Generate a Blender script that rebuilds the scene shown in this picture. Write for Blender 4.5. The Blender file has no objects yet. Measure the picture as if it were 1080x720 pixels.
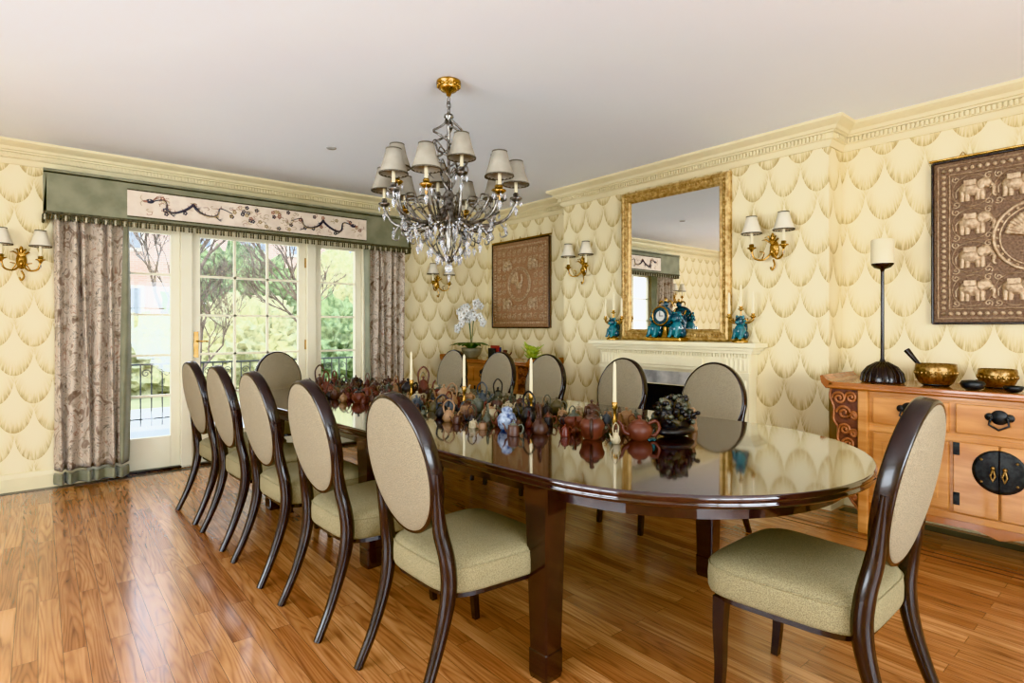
import bpy, bmesh, math, random
from mathutils import Matrix, Vector, noise as mnoise
random.seed(7)
pi=math.pi
scene=bpy.context.scene

# ------------------------------------------------------------------ materials
def lin(c):
    return tuple(((x/255.0)/12.92 if x/255.0<=0.04045 else (((x/255.0)+0.055)/1.055)**2.4) for x in c)
class NT:
    def __init__(s,name):
        s.m=bpy.data.materials.new(name); s.m.use_nodes=True
        s.n=s.m.node_tree.nodes; s.l=s.m.node_tree.links
        s.b=s.n['Principled BSDF']
    def new(s,t,**k):
        nd=s.n.new(t)
        for a,v in k.items(): setattr(nd,a,v)
        return nd
    def link(s,a,b): s.l.new(a,b)
    def math(s,op,a,b=None,c=None):
        nd=s.n.new('ShaderNodeMath'); nd.operation=op
        for i,x in enumerate((a,b,c)):
            if x is None: continue
            if isinstance(x,(int,float)): nd.inputs[i].default_value=x
            else: s.l.new(x,nd.inputs[i])
        return nd.outputs[0]
    def ramp(s,fac,stops):
        nd=s.n.new('ShaderNodeValToRGB'); cr=nd.color_ramp
        while len(cr.elements)<len(stops): cr.elements.new(0.5)
        for e,(p,c) in zip(cr.elements,stops):
            e.position=p; e.color=(*lin(c),1)
        s.l.new(fac,nd.inputs[0]); return nd.outputs[0]
    def mix(s,fac,a,b,mode='MIX'):
        nd=s.n.new('ShaderNodeMix'); nd.data_type='RGBA'; nd.blend_type=mode
        for sock,x in ((nd.inputs[0],fac),(nd.inputs[6],a),(nd.inputs[7],b)):
            if isinstance(x,(int,float)): sock.default_value=x
            elif isinstance(x,tuple): sock.default_value=(*x[:3],1)
            else: s.l.new(x,sock)
        return nd.outputs[2]
def M(name,c,rough=0.5,metal=0.0,c2=None,scale=8.0,bump=0.0,coat=0.0,stretch=None,detail=3,sheen=0.0):
    t=NT(name); t.b.inputs['Roughness'].default_value=rough; t.b.inputs['Metallic'].default_value=metal
    t.b.inputs['Coat Weight'].default_value=coat; t.b.inputs['Coat Roughness'].default_value=0.05
    t.b.inputs['Sheen Weight'].default_value=sheen
    if c2 is None: c2=tuple(max(0,x*0.86) for x in c)
    tc=t.new('ShaderNodeTexCoord'); mp=t.new('ShaderNodeMapping')
    t.link(tc.outputs['Object'],mp.inputs[0])
    if stretch: mp.inputs['Scale'].default_value=stretch
    ns=t.new('ShaderNodeTexNoise'); ns.inputs['Scale'].default_value=scale; ns.inputs['Detail'].default_value=detail
    t.link(mp.outputs[0],ns.inputs['Vector'])
    t.link(t.ramp(ns.outputs[0],[(0.35,c2),(0.65,c)]),t.b.inputs['Base Color'])
    if bump>0:
        bp=t.new('ShaderNodeBump'); bp.inputs['Strength'].default_value=bump; bp.inputs['Distance'].default_value=0.01
        t.link(ns.outputs[0],bp.inputs['Height']); t.link(bp.outputs[0],t.b.inputs['Normal'])
    return t.m

def wallpaper():
    t=NT('wallpaper_scallop'); g=t.new('ShaderNodeNewGeometry'); sp=t.new('ShaderNodeSeparateXYZ')
    t.link(g.outputs['Position'],sp.inputs[0])
    U=t.math('DIVIDE',t.math('ADD',sp.outputs[0],sp.outputs[1]),0.235)
    V=t.math('DIVIDE',sp.outputs[2],0.225)
    row=t.math('FLOOR',V); fv=t.math('SUBTRACT',V,row)
    off=t.math('MULTIPLY',t.math('FLOORED_MODULO',row,2.0),0.5)
    def uu(o):
        x=t.math('ADD',U,o); fr=t.math('SUBTRACT',x,t.math('FLOOR',x))
        return t.math('MULTIPLY',t.math('SUBTRACT',fr,0.5),2.0)
    def arc(u):
        u2_=t.math('MULTIPLY',t.math('MULTIPLY',u,u),0.995)
        return t.math('SUBTRACT',1.0,t.math('SQRT',t.math('SUBTRACT',1.0,u2_)))
    u1=uu(off); u2=uu(t.math('SUBTRACT',off,0.5))
    e1=t.math('SUBTRACT',fv,arc(u1))
    neg=t.math('LESS_THAN',e1,0.0); pos=t.math('SUBTRACT',1.0,neg)
    us=t.math('ADD',t.math('MULTIPLY',u1,pos),t.math('MULTIPLY',u2,neg))
    vv=t.math('ADD',fv,neg)
    dv=t.math('MINIMUM',t.math('SUBTRACT',vv,1.0),0.0)
    rad=t.math('SQRT',t.math('ADD',t.math('MULTIPLY',us,us),t.math('MULTIPLY',dv,dv)))
    ang=t.math('ARCTAN2',us,t.math('SUBTRACT',vv,1.9))
    cb=t.new('ShaderNodeCombineXYZ'); t.link(t.math('MULTIPLY',ang,16.0),cb.inputs[0]); t.link(t.math('MULTIPLY',rad,1.2),cb.inputs[1]); t.link(t.math('ADD',U,V),cb.inputs[2])
    ns=t.new('ShaderNodeTexNoise'); ns.inputs['Scale'].default_value=1.6; ns.inputs['Detail'].default_value=3; t.link(cb.outputs[0],ns.inputs['Vector'])
    st=t.math('MINIMUM',t.math('MAXIMUM',t.math('MULTIPLY',t.math('SUBTRACT',ns.outputs[0],0.28),2.8),0.2),1.0)
    rim=t.math('POWER',t.math('MINIMUM',rad,1.0),3.4)
    top=t.math('SUBTRACT',1.0,t.math('MULTIPLY',t.math('MAXIMUM',t.math('SUBTRACT',vv,0.3),0.0),1.0))
    top=t.math('MAXIMUM',top,0.0)
    f=t.math('MULTIPLY',t.math('MULTIPLY',rim,top),st)
    f=t.math('MINIMUM',t.math('MULTIPLY',f,1.35),1.0)
    t.link(t.ramp(f,[(0.0,(235,221,182)),(0.4,(217,198,148)),(1.0,(182,157,102))]),t.b.inputs['Base Color'])
    t.b.inputs['Roughness'].default_value=0.6
    return t.m
def floor_mat():
    t=NT('oak_strip_floor'); g=t.new('ShaderNodeNewGeometry'); sp=t.new('ShaderNodeSeparateXYZ'); t.link(g.outputs['Position'],sp.inputs[0])
    cb=t.new('ShaderNodeCombineXYZ'); t.link(sp.outputs[1],cb.inputs[0]); t.link(sp.outputs[0],cb.inputs[1])
    br=t.new('ShaderNodeTexBrick'); t.link(cb.outputs[0],br.inputs['Vector'])
    br.offset=0.37; br.squash=1.0; br.inputs['Scale'].default_value=1.0
    br.inputs['Brick Width'].default_value=0.95; br.inputs['Row Height'].default_value=0.076
    br.inputs['Mortar Size'].default_value=0.0010; br.inputs['Mortar Smooth'].default_value=0.3
    br.inputs['Color1'].default_value=(*lin((210,160,112)),1); br.inputs['Color2'].default_value=(*lin((162,108,68)),1)
    br.inputs['Mortar'].default_value=(*lin((96,60,38)),1)
    mp=t.new('ShaderNodeMapping'); mp.inputs['Scale'].default_value=(16,1.0,1); t.link(g.outputs['Position'],mp.inputs[0])
    add=t.new('ShaderNodeVectorMath'); add.operation='ADD'; t.link(mp.outputs[0],add.inputs[0])
    sc=t.new('ShaderNodeVectorMath'); sc.operation='SCALE'; sc.inputs['Scale'].default_value=23.0; t.link(br.outputs[0],sc.inputs[0]); t.link(sc.outputs[0],add.inputs[1])
    ns=t.new('ShaderNodeTexNoise'); ns.inputs['Scale'].default_value=2.4; ns.inputs['Detail'].default_value=8; ns.inputs['Distortion'].default_value=0.8
    t.link(add.outputs[0],ns.inputs['Vector'])
    wv=t.new('ShaderNodeTexNoise'); wv.inputs['Scale'].default_value=0.7; wv.inputs['Detail'].default_value=1; t.link(add.outputs[0],wv.inputs['Vector'])
    rings=t.math('ABSOLUTE',t.math('SINE',t.math('MULTIPLY',wv.outputs[0],52.0)))
    gr=t.ramp(t.math('ADD',t.math('MULTIPLY',ns.outputs[0],0.75),t.math('MULTIPLY',rings,0.20)),[(0.25,(138,100,76)),(0.5,(222,204,184)),(0.70,(255,250,240))])
    col=t.mix(0.8,br.outputs[0],gr,'MULTIPLY')
    t.link(col,t.b.inputs['Base Color'])
    ro=t.math('ADD',t.math('MULTIPLY',ns.outputs[0],0.16),0.14); t.link(ro,t.b.inputs['Roughness'])
    bp=t.new('ShaderNodeBump'); bp.inputs['Strength'].default_value=0.16; bp.inputs['Distance'].default_value=0.002
    t.link(ns.outputs[0],bp.inputs['Height']); t.link(bp.outputs[0],t.b.inputs['Normal'])
    t.b.inputs['Coat Weight'].default_value=0.5; t.b.inputs['Coat Roughness'].default_value=0.14
    return t.m
def brick_mat():
    t=NT('brick_masonry'); g=t.new('ShaderNodeNewGeometry'); sp=t.new('ShaderNodeSeparateXYZ'); t.link(g.outputs['Position'],sp.inputs[0])
    cb=t.new('ShaderNodeCombineXYZ'); t.link(t.math('ADD',sp.outputs[0],sp.outputs[1]),cb.inputs[0]); t.link(sp.outputs[2],cb.inputs[1])
    br=t.new('ShaderNodeTexBrick'); t.link(cb.outputs[0],br.inputs['Vector']); br.inputs['Scale'].default_value=1.0
    br.inputs['Brick Width'].default_value=0.24; br.inputs['Row Height'].default_value=0.08; br.inputs['Mortar Size'].default_value=0.006
    br.inputs['Color1'].default_value=(*lin((170,146,134)),1); br.inputs['Color2'].default_value=(*lin((192,172,160)),1); br.inputs['Mortar'].default_value=(*lin((210,206,200)),1)
    t.link(br.outputs[0],t.b.inputs['Base Color']); t.b.inputs['Roughness'].default_value=0.9
    return t.m
def fabric_check(name,a,b,sc=260):
    t=NT(name); tc=t.new('ShaderNodeTexCoord'); 
    vo=t.new('ShaderNodeTexVoronoi'); vo.inputs['Scale'].default_value=sc; t.link(tc.outputs['Object'],vo.inputs['Vector'])
    t.link(t.ramp(vo.outputs['Distance'],[(0.15,a),(0.6,b)]),t.b.inputs['Base Color'])
    t.b.inputs['Roughness'].default_value=0.9
    bp=t.new('ShaderNodeBump'); bp.inputs['Strength'].default_value=0.5; bp.inputs['Distance'].default_value=0.004
    t.link(vo.outputs['Distance'],bp.inputs['Height']); t.link(bp.outputs[0],t.b.inputs['Normal'])
    return t.m
def curtain_mat(name,base,sc=5.0):
    t=NT(name); tc=t.new('ShaderNodeTexCoord')
    n1=t.new('ShaderNodeTexNoise'); n1.inputs['Scale'].default_value=sc; n1.inputs['Detail'].default_value=2; n1.inputs['Distortion'].default_value=2.5
    t.link(tc.outputs['Object'],n1.inputs['Vector'])
    c1=t.ramp(n1.outputs[0],[(0.38,(140,118,100)),(0.42,base),(0.50,base),(0.515,(86,84,78)),(0.53,base),(0.61,base),(0.635,(158,120,98)),(0.66,base)])
    n2=t.new('ShaderNodeTexNoise'); n2.inputs['Scale'].default_value=sc*2.6; t.link(tc.outputs['Object'],n2.inputs['Vector'])
    c2=t.ramp(n2.outputs[0],[(0.56,(255,255,255)),(0.64,(190,182,170))])
    t.link(t.mix(0.8,c1,c2,'MULTIPLY'),t.b.inputs['Base Color'])
    t.b.inputs['Roughness'].default_value=0.65; t.b.inputs['Sheen Weight'].default_value=0.2
    return t.m
def glass_pane():
    t=NT('window_glass'); tr=t.new('ShaderNodeBsdfTransparent'); gl=t.new('ShaderNodeBsdfGlossy'); gl.inputs['Roughness'].default_value=0.02
    mx=t.new('ShaderNodeMixShader'); mx.inputs[0].default_value=0.05
    t.link(tr.outputs[0],mx.inputs[1]); t.link(gl.outputs[0],mx.inputs[2])
    t.link(mx.outputs[0],t.n['Material Output'].inputs[0]); return t.m

mWall=wallpaper(); mFloor=floor_mat(); mBrick=brick_mat(); mPane=glass_pane()
mCeil=M('ceiling_paint',(246,249,254),0.7,c2=(244,247,253),scale=1.5)
mTrim=M('cream_trim_paint',(230,216,176),0.4,c2=(224,209,167),scale=3)
mDoor=M('door_paint_cream',(234,226,200),0.4,c2=(228,219,190),scale=3)
mMantel=M('mantel_paint',(236,226,192),0.4,c2=(230,218,180),scale=4)
mMarble=M('grey_marble',(206,202,194),0.2,c2=(140,138,134),scale=6,detail=8)
mBlack=M('firebox_black',(28,25,23),0.9,c2=(14,13,12))  # near-black firebox lining colour, reused for wicks and clock hands
mDark=M('dark_inlay_wood',(44,34,32),0.25,c2=(30,24,22))
mRed=M('reddish_inlay_wood',(112,58,38),0.2,c2=(92,46,30))
mMahog=M('mahogany_polish',(50,25,23),0.08,c2=(31,15,14),scale=3,coat=1.0,stretch=(6,1,6),detail=6)
mMahogL=M('mahogany_leg',(44,24,21),0.16,c2=(28,15,14),scale=5,coat=0.5,stretch=(6,6,1),detail=6)
mLegwood=M('ebonised_beech',(36,23,20),0.26,c2=(24,15,13),scale=10,coat=0.2)
mFab=fabric_check('chair_fabric_seat',(106,96,68),(148,136,102),300)
mFabB=fabric_check('chair_fabric_back',(112,100,80),(150,137,112),300)
mGold=M('gilt_brass',(200,162,92),0.27,1.0,c2=(164,124,64),scale=20)
mBowl=M('hammered_bronze',(176,144,94),0.32,1.0,c2=(120,92,56),scale=60,bump=0.3)
mGilt=M('gilt_wood_frame',(212,182,124),0.42,0.5,c2=(160,124,72),scale=30,bump=0.6)
mSilver=M('antique_silver_leaf',(160,156,148),0.32,0.9,c2=(78,72,66),scale=40)
mShade=M('silk_shade',(162,154,138),0.8,c2=(148,140,124),scale=12)
mShadeL=M('ivory_shade',(226,216,194),0.8,c2=(214,204,180),scale=12)
mShadeTrim=M('shade_trim',(84,74,58),0.7)
mCandle=M('ivory_wax',(234,222,188),0.45,c2=(228,214,176))
mVelvet=M('sage_velvet',(138,136,110),0.8,c2=(120,119,94),scale=7,sheen=0.3)
mFringe=M('olive_fringe',(98,92,70),0.8,c2=(62,58,44),scale=60)
mTassel=M('cream_bead',(196,186,156),0.6)
mCurt=curtain_mat('embroidered_curtain',(198,182,162))
mPanel=M('embroidered_silk_panel',(232,216,196),0.7,c2=(218,200,180),scale=14)
mThreadA=M('thread_indigo',(70,68,78),0.7); mThreadB=M('thread_rust',(172,122,100),0.7); mThreadC=M('thread_gold',(190,164,118),0.6)
mOrange=M('honey_elm',(202,146,86),0.32,c2=(174,114,58),scale=3,stretch=(1,1,7),detail=6,coat=0.3)
mOrangeT=M('honey_elm_top',(178,114,62),0.22,c2=(146,86,42),scale=3,stretch=(1,6,1),detail=6,coat=0.5)
mCarve=M('red_carved_wood',(112,66,44),0.45,c2=(80,44,28),scale=30,bump=0.4)
mCarveL=M('pale_carved_scroll',(176,114,72),0.35,c2=(140,84,50),scale=30)  # paler wood tone that sets the scrolls off from their ground
mIron=M('dark_iron',(58,60,60),0.45,0.4,c2=(34,36,36),scale=30)
mBronze=M('embossed_bronze_cloth',(176,150,120),0.45,0.35,c2=(130,102,78),scale=60,bump=0.5)
mBronzeL=M('embossed_relief',(206,182,150),0.45,0.25,c2=(162,134,104),scale=50,bump=0.4)
mBronzeD=M('embossed_ground',(136,108,84),0.6,0.1,c2=(100,76,58),scale=80,bump=0.6)
mBronzeRust=M('tan_ground',(184,146,114),0.6,0.05,c2=(144,106,80),scale=80,bump=0.6)
mTurq=M('turquoise_glaze',(52,132,140),0.15,c2=(24,86,98),scale=16,coat=0.6)
mTurqD=M('deep_teal_glaze',(28,74,88),0.2,c2=(16,50,64),scale=16,coat=0.6)
mDial=M('enamel_dial',(240,238,228),0.3)
mLeaf=M('leaf_green',(72,104,54),0.45,c2=(44,74,34),scale=20)
mLime=M('lime_ceramic',(190,204,92),0.3,c2=(134,160,58),scale=14)
mPetal=M('white_petal',(246,244,238),0.6)
mTerra=M('terracotta_pot',(150,140,112),0.6,c2=(112,106,84))
mMirror=NT('mirror_silvering'); mMirror.b.inputs['Metallic'].default_value=1.0; mMirror.b.inputs['Roughness'].default_value=0.01; mMirror.b.inputs['Base Color'].default_value=(0.9,0.9,0.88,1); mMirror=mMirror.m
mCry=NT('cut_crystal'); mCry.b.inputs['Transmission Weight'].default_value=0.75; mCry.b.inputs['Roughness'].default_value=0.02; mCry.b.inputs['IOR'].default_value=1.55; mCry.b.inputs['Base Color'].default_value=(0.95,0.96,0.98,1); mCry=mCry.m
mStone=M('patio_stone',(196,194,188),0.9,c2=(174,172,164),scale=2)
mGrass=M('winter_lawn',(158,158,122),0.95,c2=(134,136,100),scale=3)
mBush=M('evergreen_bush',(130,146,106),0.9,c2=(72,92,58),scale=9,bump=1.0)
mBushL=M('pale_shrub',(186,184,146),0.9,c2=(132,136,100),scale=9,bump=1.0)
mBark=M('bark',(110,98,88),0.9,c2=(76,66,58))
mRoofG=M('green_awning',(104,150,132),0.7); mWin=M('far_window_glass',(130,142,152),0.2,c2=(100,112,124)); mWhiteP=M('white_paint',(225,224,218),0.6)
clays=[M('clay_red',(118,70,54),0.45,c2=(88,48,36)),M('clay_brown',(84,58,46),0.45,c2=(54,36,29)),M('clay_tan',(160,126,92),0.5,c2=(126,94,66)),
 M('clay_greygreen',(100,102,86),0.45,c2=(68,70,58)),M('clay_black',(44,40,38),0.4,c2=(28,25,24)),M('clay_cream',(180,166,134),0.45,c2=(150,136,106)),
 M('clay_umber',(98,70,56),0.45,c2=(66,46,37)),M('clay_slate',(80,86,90),0.4,c2=(54,60,64)),M('porcelain_blue',(160,172,186),0.2,c2=(50,66,104),scale=45),
 M('clay_olive',(104,94,66),0.5,c2=(74,66,46)),M('clay_oxblood',(104,52,40),0.35,c2=(74,33,26))]

# ------------------------------------------------------------------ builder
_bev={}
def bevgeo(s,bev,seg):
    k=(tuple(round(x,5) for x in s),bev,seg)
    if k in _bev: return _bev[k]
    bm=bmesh.new(); bmesh.ops.create_cube(bm,size=1.0)
    for v in bm.verts: v.co=Vector((v.co.x*s[0],v.co.y*s[1],v.co.z*s[2]))
    bmesh.ops.bevel(bm,geom=bm.edges[:],offset=min(bev,min(s)*0.45),segments=seg,affect='EDGES',profile=0.5)
    bm.verts.index_update(); vs=[v.co.copy() for v in bm.verts]; fs=[[v.index for v in f.verts] for f in bm.faces]
    bm.free(); _bev[k]=(vs,fs); return _bev[k]
class B:
    def __init__(s): s.v=[];s.f=[];s.mi=[];s.sm=[];s.mats=[];s.M=Matrix.Identity(4)
    def m(s,mat):
        if mat not in s.mats: s.mats.append(mat)
        return s.mats.index(mat)
    def add(s,vs,fs,mat,smooth=False):
        o=len(s.v); s.v.extend([s.M@Vector(v) for v in vs]); k=s.m(mat)
        for f in fs: s.f.append([i+o for i in f]); s.mi.append(k); s.sm.append(smooth)
    def at(s,loc=(0,0,0),rz=0,sc=1,rx=0,ry=0):
        if isinstance(sc,(int,float)): sc=(sc,sc,sc)
        s.M=Matrix.Translation(loc)@Matrix.Rotation(rz,4,'Z')@Matrix.Rotation(ry,4,'Y')@Matrix.Rotation(rx,4,'X')@Matrix.Diagonal((*sc,1)); return s
    def box(s,c,sz,mat,bev=0,seg=2):
        if bev>0:
            vs,fs=bevgeo(sz,bev,seg); s.add([v+Vector(c) for v in vs],fs,mat,False)
        else:
            x,y,z=[q/2 for q in sz]; vs=[(c[0]+a*x,c[1]+b*y,c[2]+d*z) for a in(-1,1) for b in(-1,1) for d in(-1,1)]
            s.add(vs,[(0,1,3,2),(4,6,7,5),(0,4,5,1),(2,3,7,6),(0,2,6,4),(1,5,7,3)],mat)
    def bx(s,x0,x1,y0,y1,z0,z1,mat,bev=0): s.box(((x0+x1)/2,(y0+y1)/2,(z0+z1)/2),(abs(x1-x0),abs(y1-y0),abs(z1-z0)),mat,bev)
    def loft(s,rings,mat,smooth=True,close=True,cap0=True,cap1=True):
        n=len(rings[0]); vs=[p for r in rings for p in r]; fs=[]
        for i in range(len(rings)-1):
            for j in range(n if close else n-1):
                k=(j+1)%n; fs.append((i*n+j,i*n+k,(i+1)*n+k,(i+1)*n+j))
        s.add(vs,fs,mat,smooth)
        if cap0: s.add(rings[0],[list(range(n))[::-1]],mat)
        if cap1: s.add(rings[-1],[list(range(n))],mat)
    def lathe(s,prof,mat,n=24,c=(0,0,0),smooth=True,sx=1,sy=1,pleat=0,pn=0):
        rings=[]
        for r,z in prof:
            r=max(r,1e-4); ring=[]
            for j in range(n):
                a=2*pi*j/n; q=r*(1+(pleat*math.cos(pn*a) if pleat else 0))
                ring.append((c[0]+q*math.cos(a)*sx,c[1]+q*math.sin(a)*sy,c[2]+z))
            rings.append(ring)
        s.loft(rings,mat,smooth)
    def tube(s,pts,rad,mat,n=8,smooth=True,loop=False,flat=1.0):
        P=[Vector(p) for p in pts]; N=len(P)
        if isinstance(rad,(int,float)): rad=[rad]*N
        T=[]
        for i in range(N):
            a=P[(i-1)%N] if (loop or i>0) else P[i]; b=P[(i+1)%N] if (loop or i<N-1) else P[i]
            d=(b-a); T.append(d.normalized() if d.length>1e-9 else Vector((0,0,1)))
        up=Vector((0,0,1)) if abs(T[0].z)<0.9 else Vector((0,1,0))
        u=(up-T[0]*up.dot(T[0])).normalized(); rings=[]
        for i in range(N):
            u=(u-T[i]*u.dot(T[i])).normalized(); w=T[i].cross(u); ring=[]
            for j in range(n):
                a=2*pi*(j+0.5)/n; ring.append(P[i]+u*(rad[i]*math.cos(a)*flat)+w*(rad[i]*math.sin(a)))
            rings.append(ring)
        if loop: rings.append(rings[0])
        s.loft(rings,mat,smooth,cap0=not loop,cap1=not loop)
    def ell(s,c,r,mat,n=14,m=9):
        if isinstance(r,(int,float)): r=(r,r,r)
        rings=[]
        for i in range(m+1):
            t=-pi/2+pi*i/m; q=max(math.cos(t),1e-3)
            rings.append([(c[0]+r[0]*q*math.cos(2*pi*j/n),c[1]+r[1]*q*math.sin(2*pi*j/n),c[2]+r[2]*math.sin(t)) for j in range(n)])
        s.loft(rings,mat,True,cap0=False,cap1=False)
    def octa(s,c,r,h,mat):
        x,y,z=c; n=6; vs=[(x,y,z+h*0.35),(x,y,z-h*0.65)]+[(x+r*math.cos(2*pi*j/n),y+r*math.sin(2*pi*j/n),z) for j in range(n)]
        fs=[(0,2+j,2+(j+1)%n) for j in range(n)]+[(1,2+(j+1)%n,2+j) for j in range(n)]
        s.add(vs,fs,mat)
    def extr(s,poly,y0,y1,mat):
        n=len(poly); vs=[(p[0],y0,p[1]) for p in poly]+[(p[0],y1,p[1]) for p in poly]
        fs=[list(range(n)),list(range(2*n-1,n-1,-1))]+[(i,i+n,(i+1)%n+n,(i+1)%n) for i in range(n)]
        s.add(vs,fs,mat)
    def mesh(s,name):
        me=bpy.data.meshes.new(name); me.from_pydata([tuple(v) for v in s.v],[],s.f)
        for m_ in s.mats: me.materials.append(m_)
        me.polygons.foreach_set('material_index',s.mi); me.polygons.foreach_set('use_smooth',s.sm)
        bm=bmesh.new(); bm.from_mesh(me); bmesh.ops.recalc_face_normals(bm,faces=bm.faces[:]); bm.to_mesh(me); bm.free()
        me.update(); return me
    def obj(s,name,loc=(0,0,0),rz=0,sc=(1,1,1)): return place(s.mesh(name),name,loc,rz,sc)
def place(me,name,loc=(0,0,0),rz=0,sc=(1,1,1)):
    o=bpy.data.objects.new(name,me); o.location=loc; o.rotation_euler=(0,0,rz)
    o.scale=(sc,sc,sc) if isinstance(sc,(int,float)) else sc
    scene.collection.objects.link(o); return o
def bez(p,n=12):
    P=[Vector(q) for q in p]; out=[]
    for i in range(len(P)-1):
        a=P[max(i-1,0)];b=P[i];c=P[i+1];d=P[min(i+2,len(P)-1)]
        for k in range(n):
            t=k/n; out.append(0.5*((2*b)+(c-a)*t+(2*a-5*b+4*c-d)*t*t+(3*b-3*c+d-a)*t**3))
    out.append(P[-1]); return out
def lerpl(a,n):
    out=[]
    for i in range(n):
        t=i/(n-1)*(len(a)-1); k=min(int(t),len(a)-2); out.append(a[k]+(a[k+1]-a[k])*(t-k))
    return out

# ------------------------------------------------------------------ room
XL,XR,YB,YF,H=-2.6,4.5,-2.8,5.9,2.72
BX,BY0,BY1=4.27,1.646,4.27
OX0,OX1,OZ=0.40,2.84,2.24
b=B(); b.bx(XL-0.2,XR+0.2,YB-0.2,YF+0.2,-0.12,0,mFloor); b.obj('floor')
b=B(); b.bx(XL-0.2,XR+0.2,YB-0.2,YF+0.2,H,H+0.15,mCeil); b.obj('ceiling')
b=B(); b.bx(XL,OX0,YF,YF+0.2,0,H,mWall); b.bx(OX1,XR,YF,YF+0.2,0,H,mWall); b.bx(OX0,OX1,YF,YF+0.2,OZ,H,mWall); b.obj('wall_north')
b=B(); b.bx(XR,XR+0.2,YB,YF+0.2,0,H,mWall); b.obj('wall_east')
b=B(); b.bx(BX,XR,BY0,2.5,0,H,mWall); b.bx(BX,XR,3.32,BY1,0,H,mWall); b.bx(BX,XR,2.5,3.32,0.80,H,mWall)
b.bx(BX,XR-0.002,2.502,2.52,0.0,0.797,mBlack); b.bx(BX,XR-0.002,3.30,3.318,0,0.797,mBlack); b.bx(XR-0.02,XR-0.002,2.502,3.318,0,0.797,mBlack); b.bx(BX,XR-0.02,2.52,3.30,0.002,0.012,mBlack)
b.obj('wall_chimney_breast')
b=B(); b.bx(XL-0.2,XL,YB,0.2,0,H,mWall); b.bx(XL-0.2,XL,3.4,YF,0,H,mWall); b.bx(XL-0.2,XL,0.2,3.4,0,0.5,mWall); b.bx(XL-0.2,XL,0.2,3.4,2.35,H,mWall); b.obj('wall_west')
b=B(); b.bx(XL,-1.2,YB-0.2,YB,0,H,mWall); b.bx(2.6,XR,YB-0.2,YB,0,H,mWall); b.bx(-1.2,2.6,YB-0.2,YB,0,0.5,mWall); b.bx(-1.2,2.6,YB-0.2,YB,2.35,H,mWall); b.obj('wall_south')

def sweep(b,path,prof,mat):
    P=[Vector((p[0],p[1])) for p in path]; rings=[]
    for i,p in enumerate(P):
        ns=[]
        if i>0: d=(P[i]-P[i-1]).normalized(); ns.append(Vector((d.y,-d.x)))
        if i<len(P)-1: d=(P[i+1]-P[i]).normalized(); ns.append(Vector((d.y,-d.x)))
        m=ns[0] if len(ns)==1 else (ns[0]+ns[1])/(1+ns[0].dot(ns[1]))
        rings.append([(p.x+m.x*q[0],p.y+m.y*q[0],q[1]) for q in prof])
    b.loft(rings,mat,False)
crown=[(0,H),(0.135,H),(0.135,H-0.018),(0.12,H-0.03),(0.085,H-0.05),(0.075,H-0.07),(0.06,H-0.075),(0.06,H-0.085),(0.045,H-0.088),(0.045,H-0.125),(0.03,H-0.13),(0.02,H-0.155),(0.012,H-0.17),(0,H-0.17)]
roompath=[(XL,YF),(XR,YF),(XR,BY1),(BX,BY1),(BX,BY0),(XR,BY0),(XR,YB),(XL,YB),(XL,YF-0.0)]
b=B(); sweep(b,roompath,crown,mTrim)
def dentils(b,p0,p1):
    p0=Vector(p0);p1=Vector(p1); d=(p1-p0); L=d.length; d.normalize(); n=Vector((d.y,-d.x)); k=int(L/0.026)
    for i in range(k):
        c=p0+d*(i+0.5)*L/k+n*0.052
        b.box((c.x,c.y,H-0.106),(0.014,0.014,0.032),mTrim)
for i in range(6): dentils(b,roompath[i],roompath[i+1])
b.obj('trim_1')
base=[(0,0),(0.022,0),(0.022,0.10),(0.016,0.115),(0.012,0.135),(0,0.14)]
for nm,pth in (('baseboard_north',[(XL,YF),(OX0-0.1,YF)]),('baseboard_northeast',[(OX1+0.1,YF),(XR,YF),(XR,BY1),(BX,BY1),(BX,3.75)]),('baseboard_east',[(BX,2.07),(BX,BY0),(XR,BY0),(XR,YB)]),('baseboard_south',[(XR,YB),(XL,YB)]),('baseboard_west',[(XL,YB),(XL,YF)])):
    b=B(); sweep(b,pth,base,mTrim); b.obj(nm)
b=B(); b.bx(XL+0.05,0.3,5.79,5.865,0.0,0.002,mDark); b.bx(0.3,3.6,5.79,5.865,0.0,0.002,mDark)
b.bx(4.31,4.42,YB+0.1,BY0-0.05,0.0,0.002,mDark)
for x in (3.83,3.90): b.bx(x,x+0.014,0.0,BY0+0.35,0.0,0.0018,mRed)
for x in (3.62,3.69): b.bx(x,x+0.014,BY0+0.35,4.0,0.0,0.0018,mRed)
for y in (BY0+0.34,BY0+0.41): b.bx(3.62,3.91,y,y+0.014,0.0,0.0018,mRed)
b.obj('trim_2')

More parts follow.
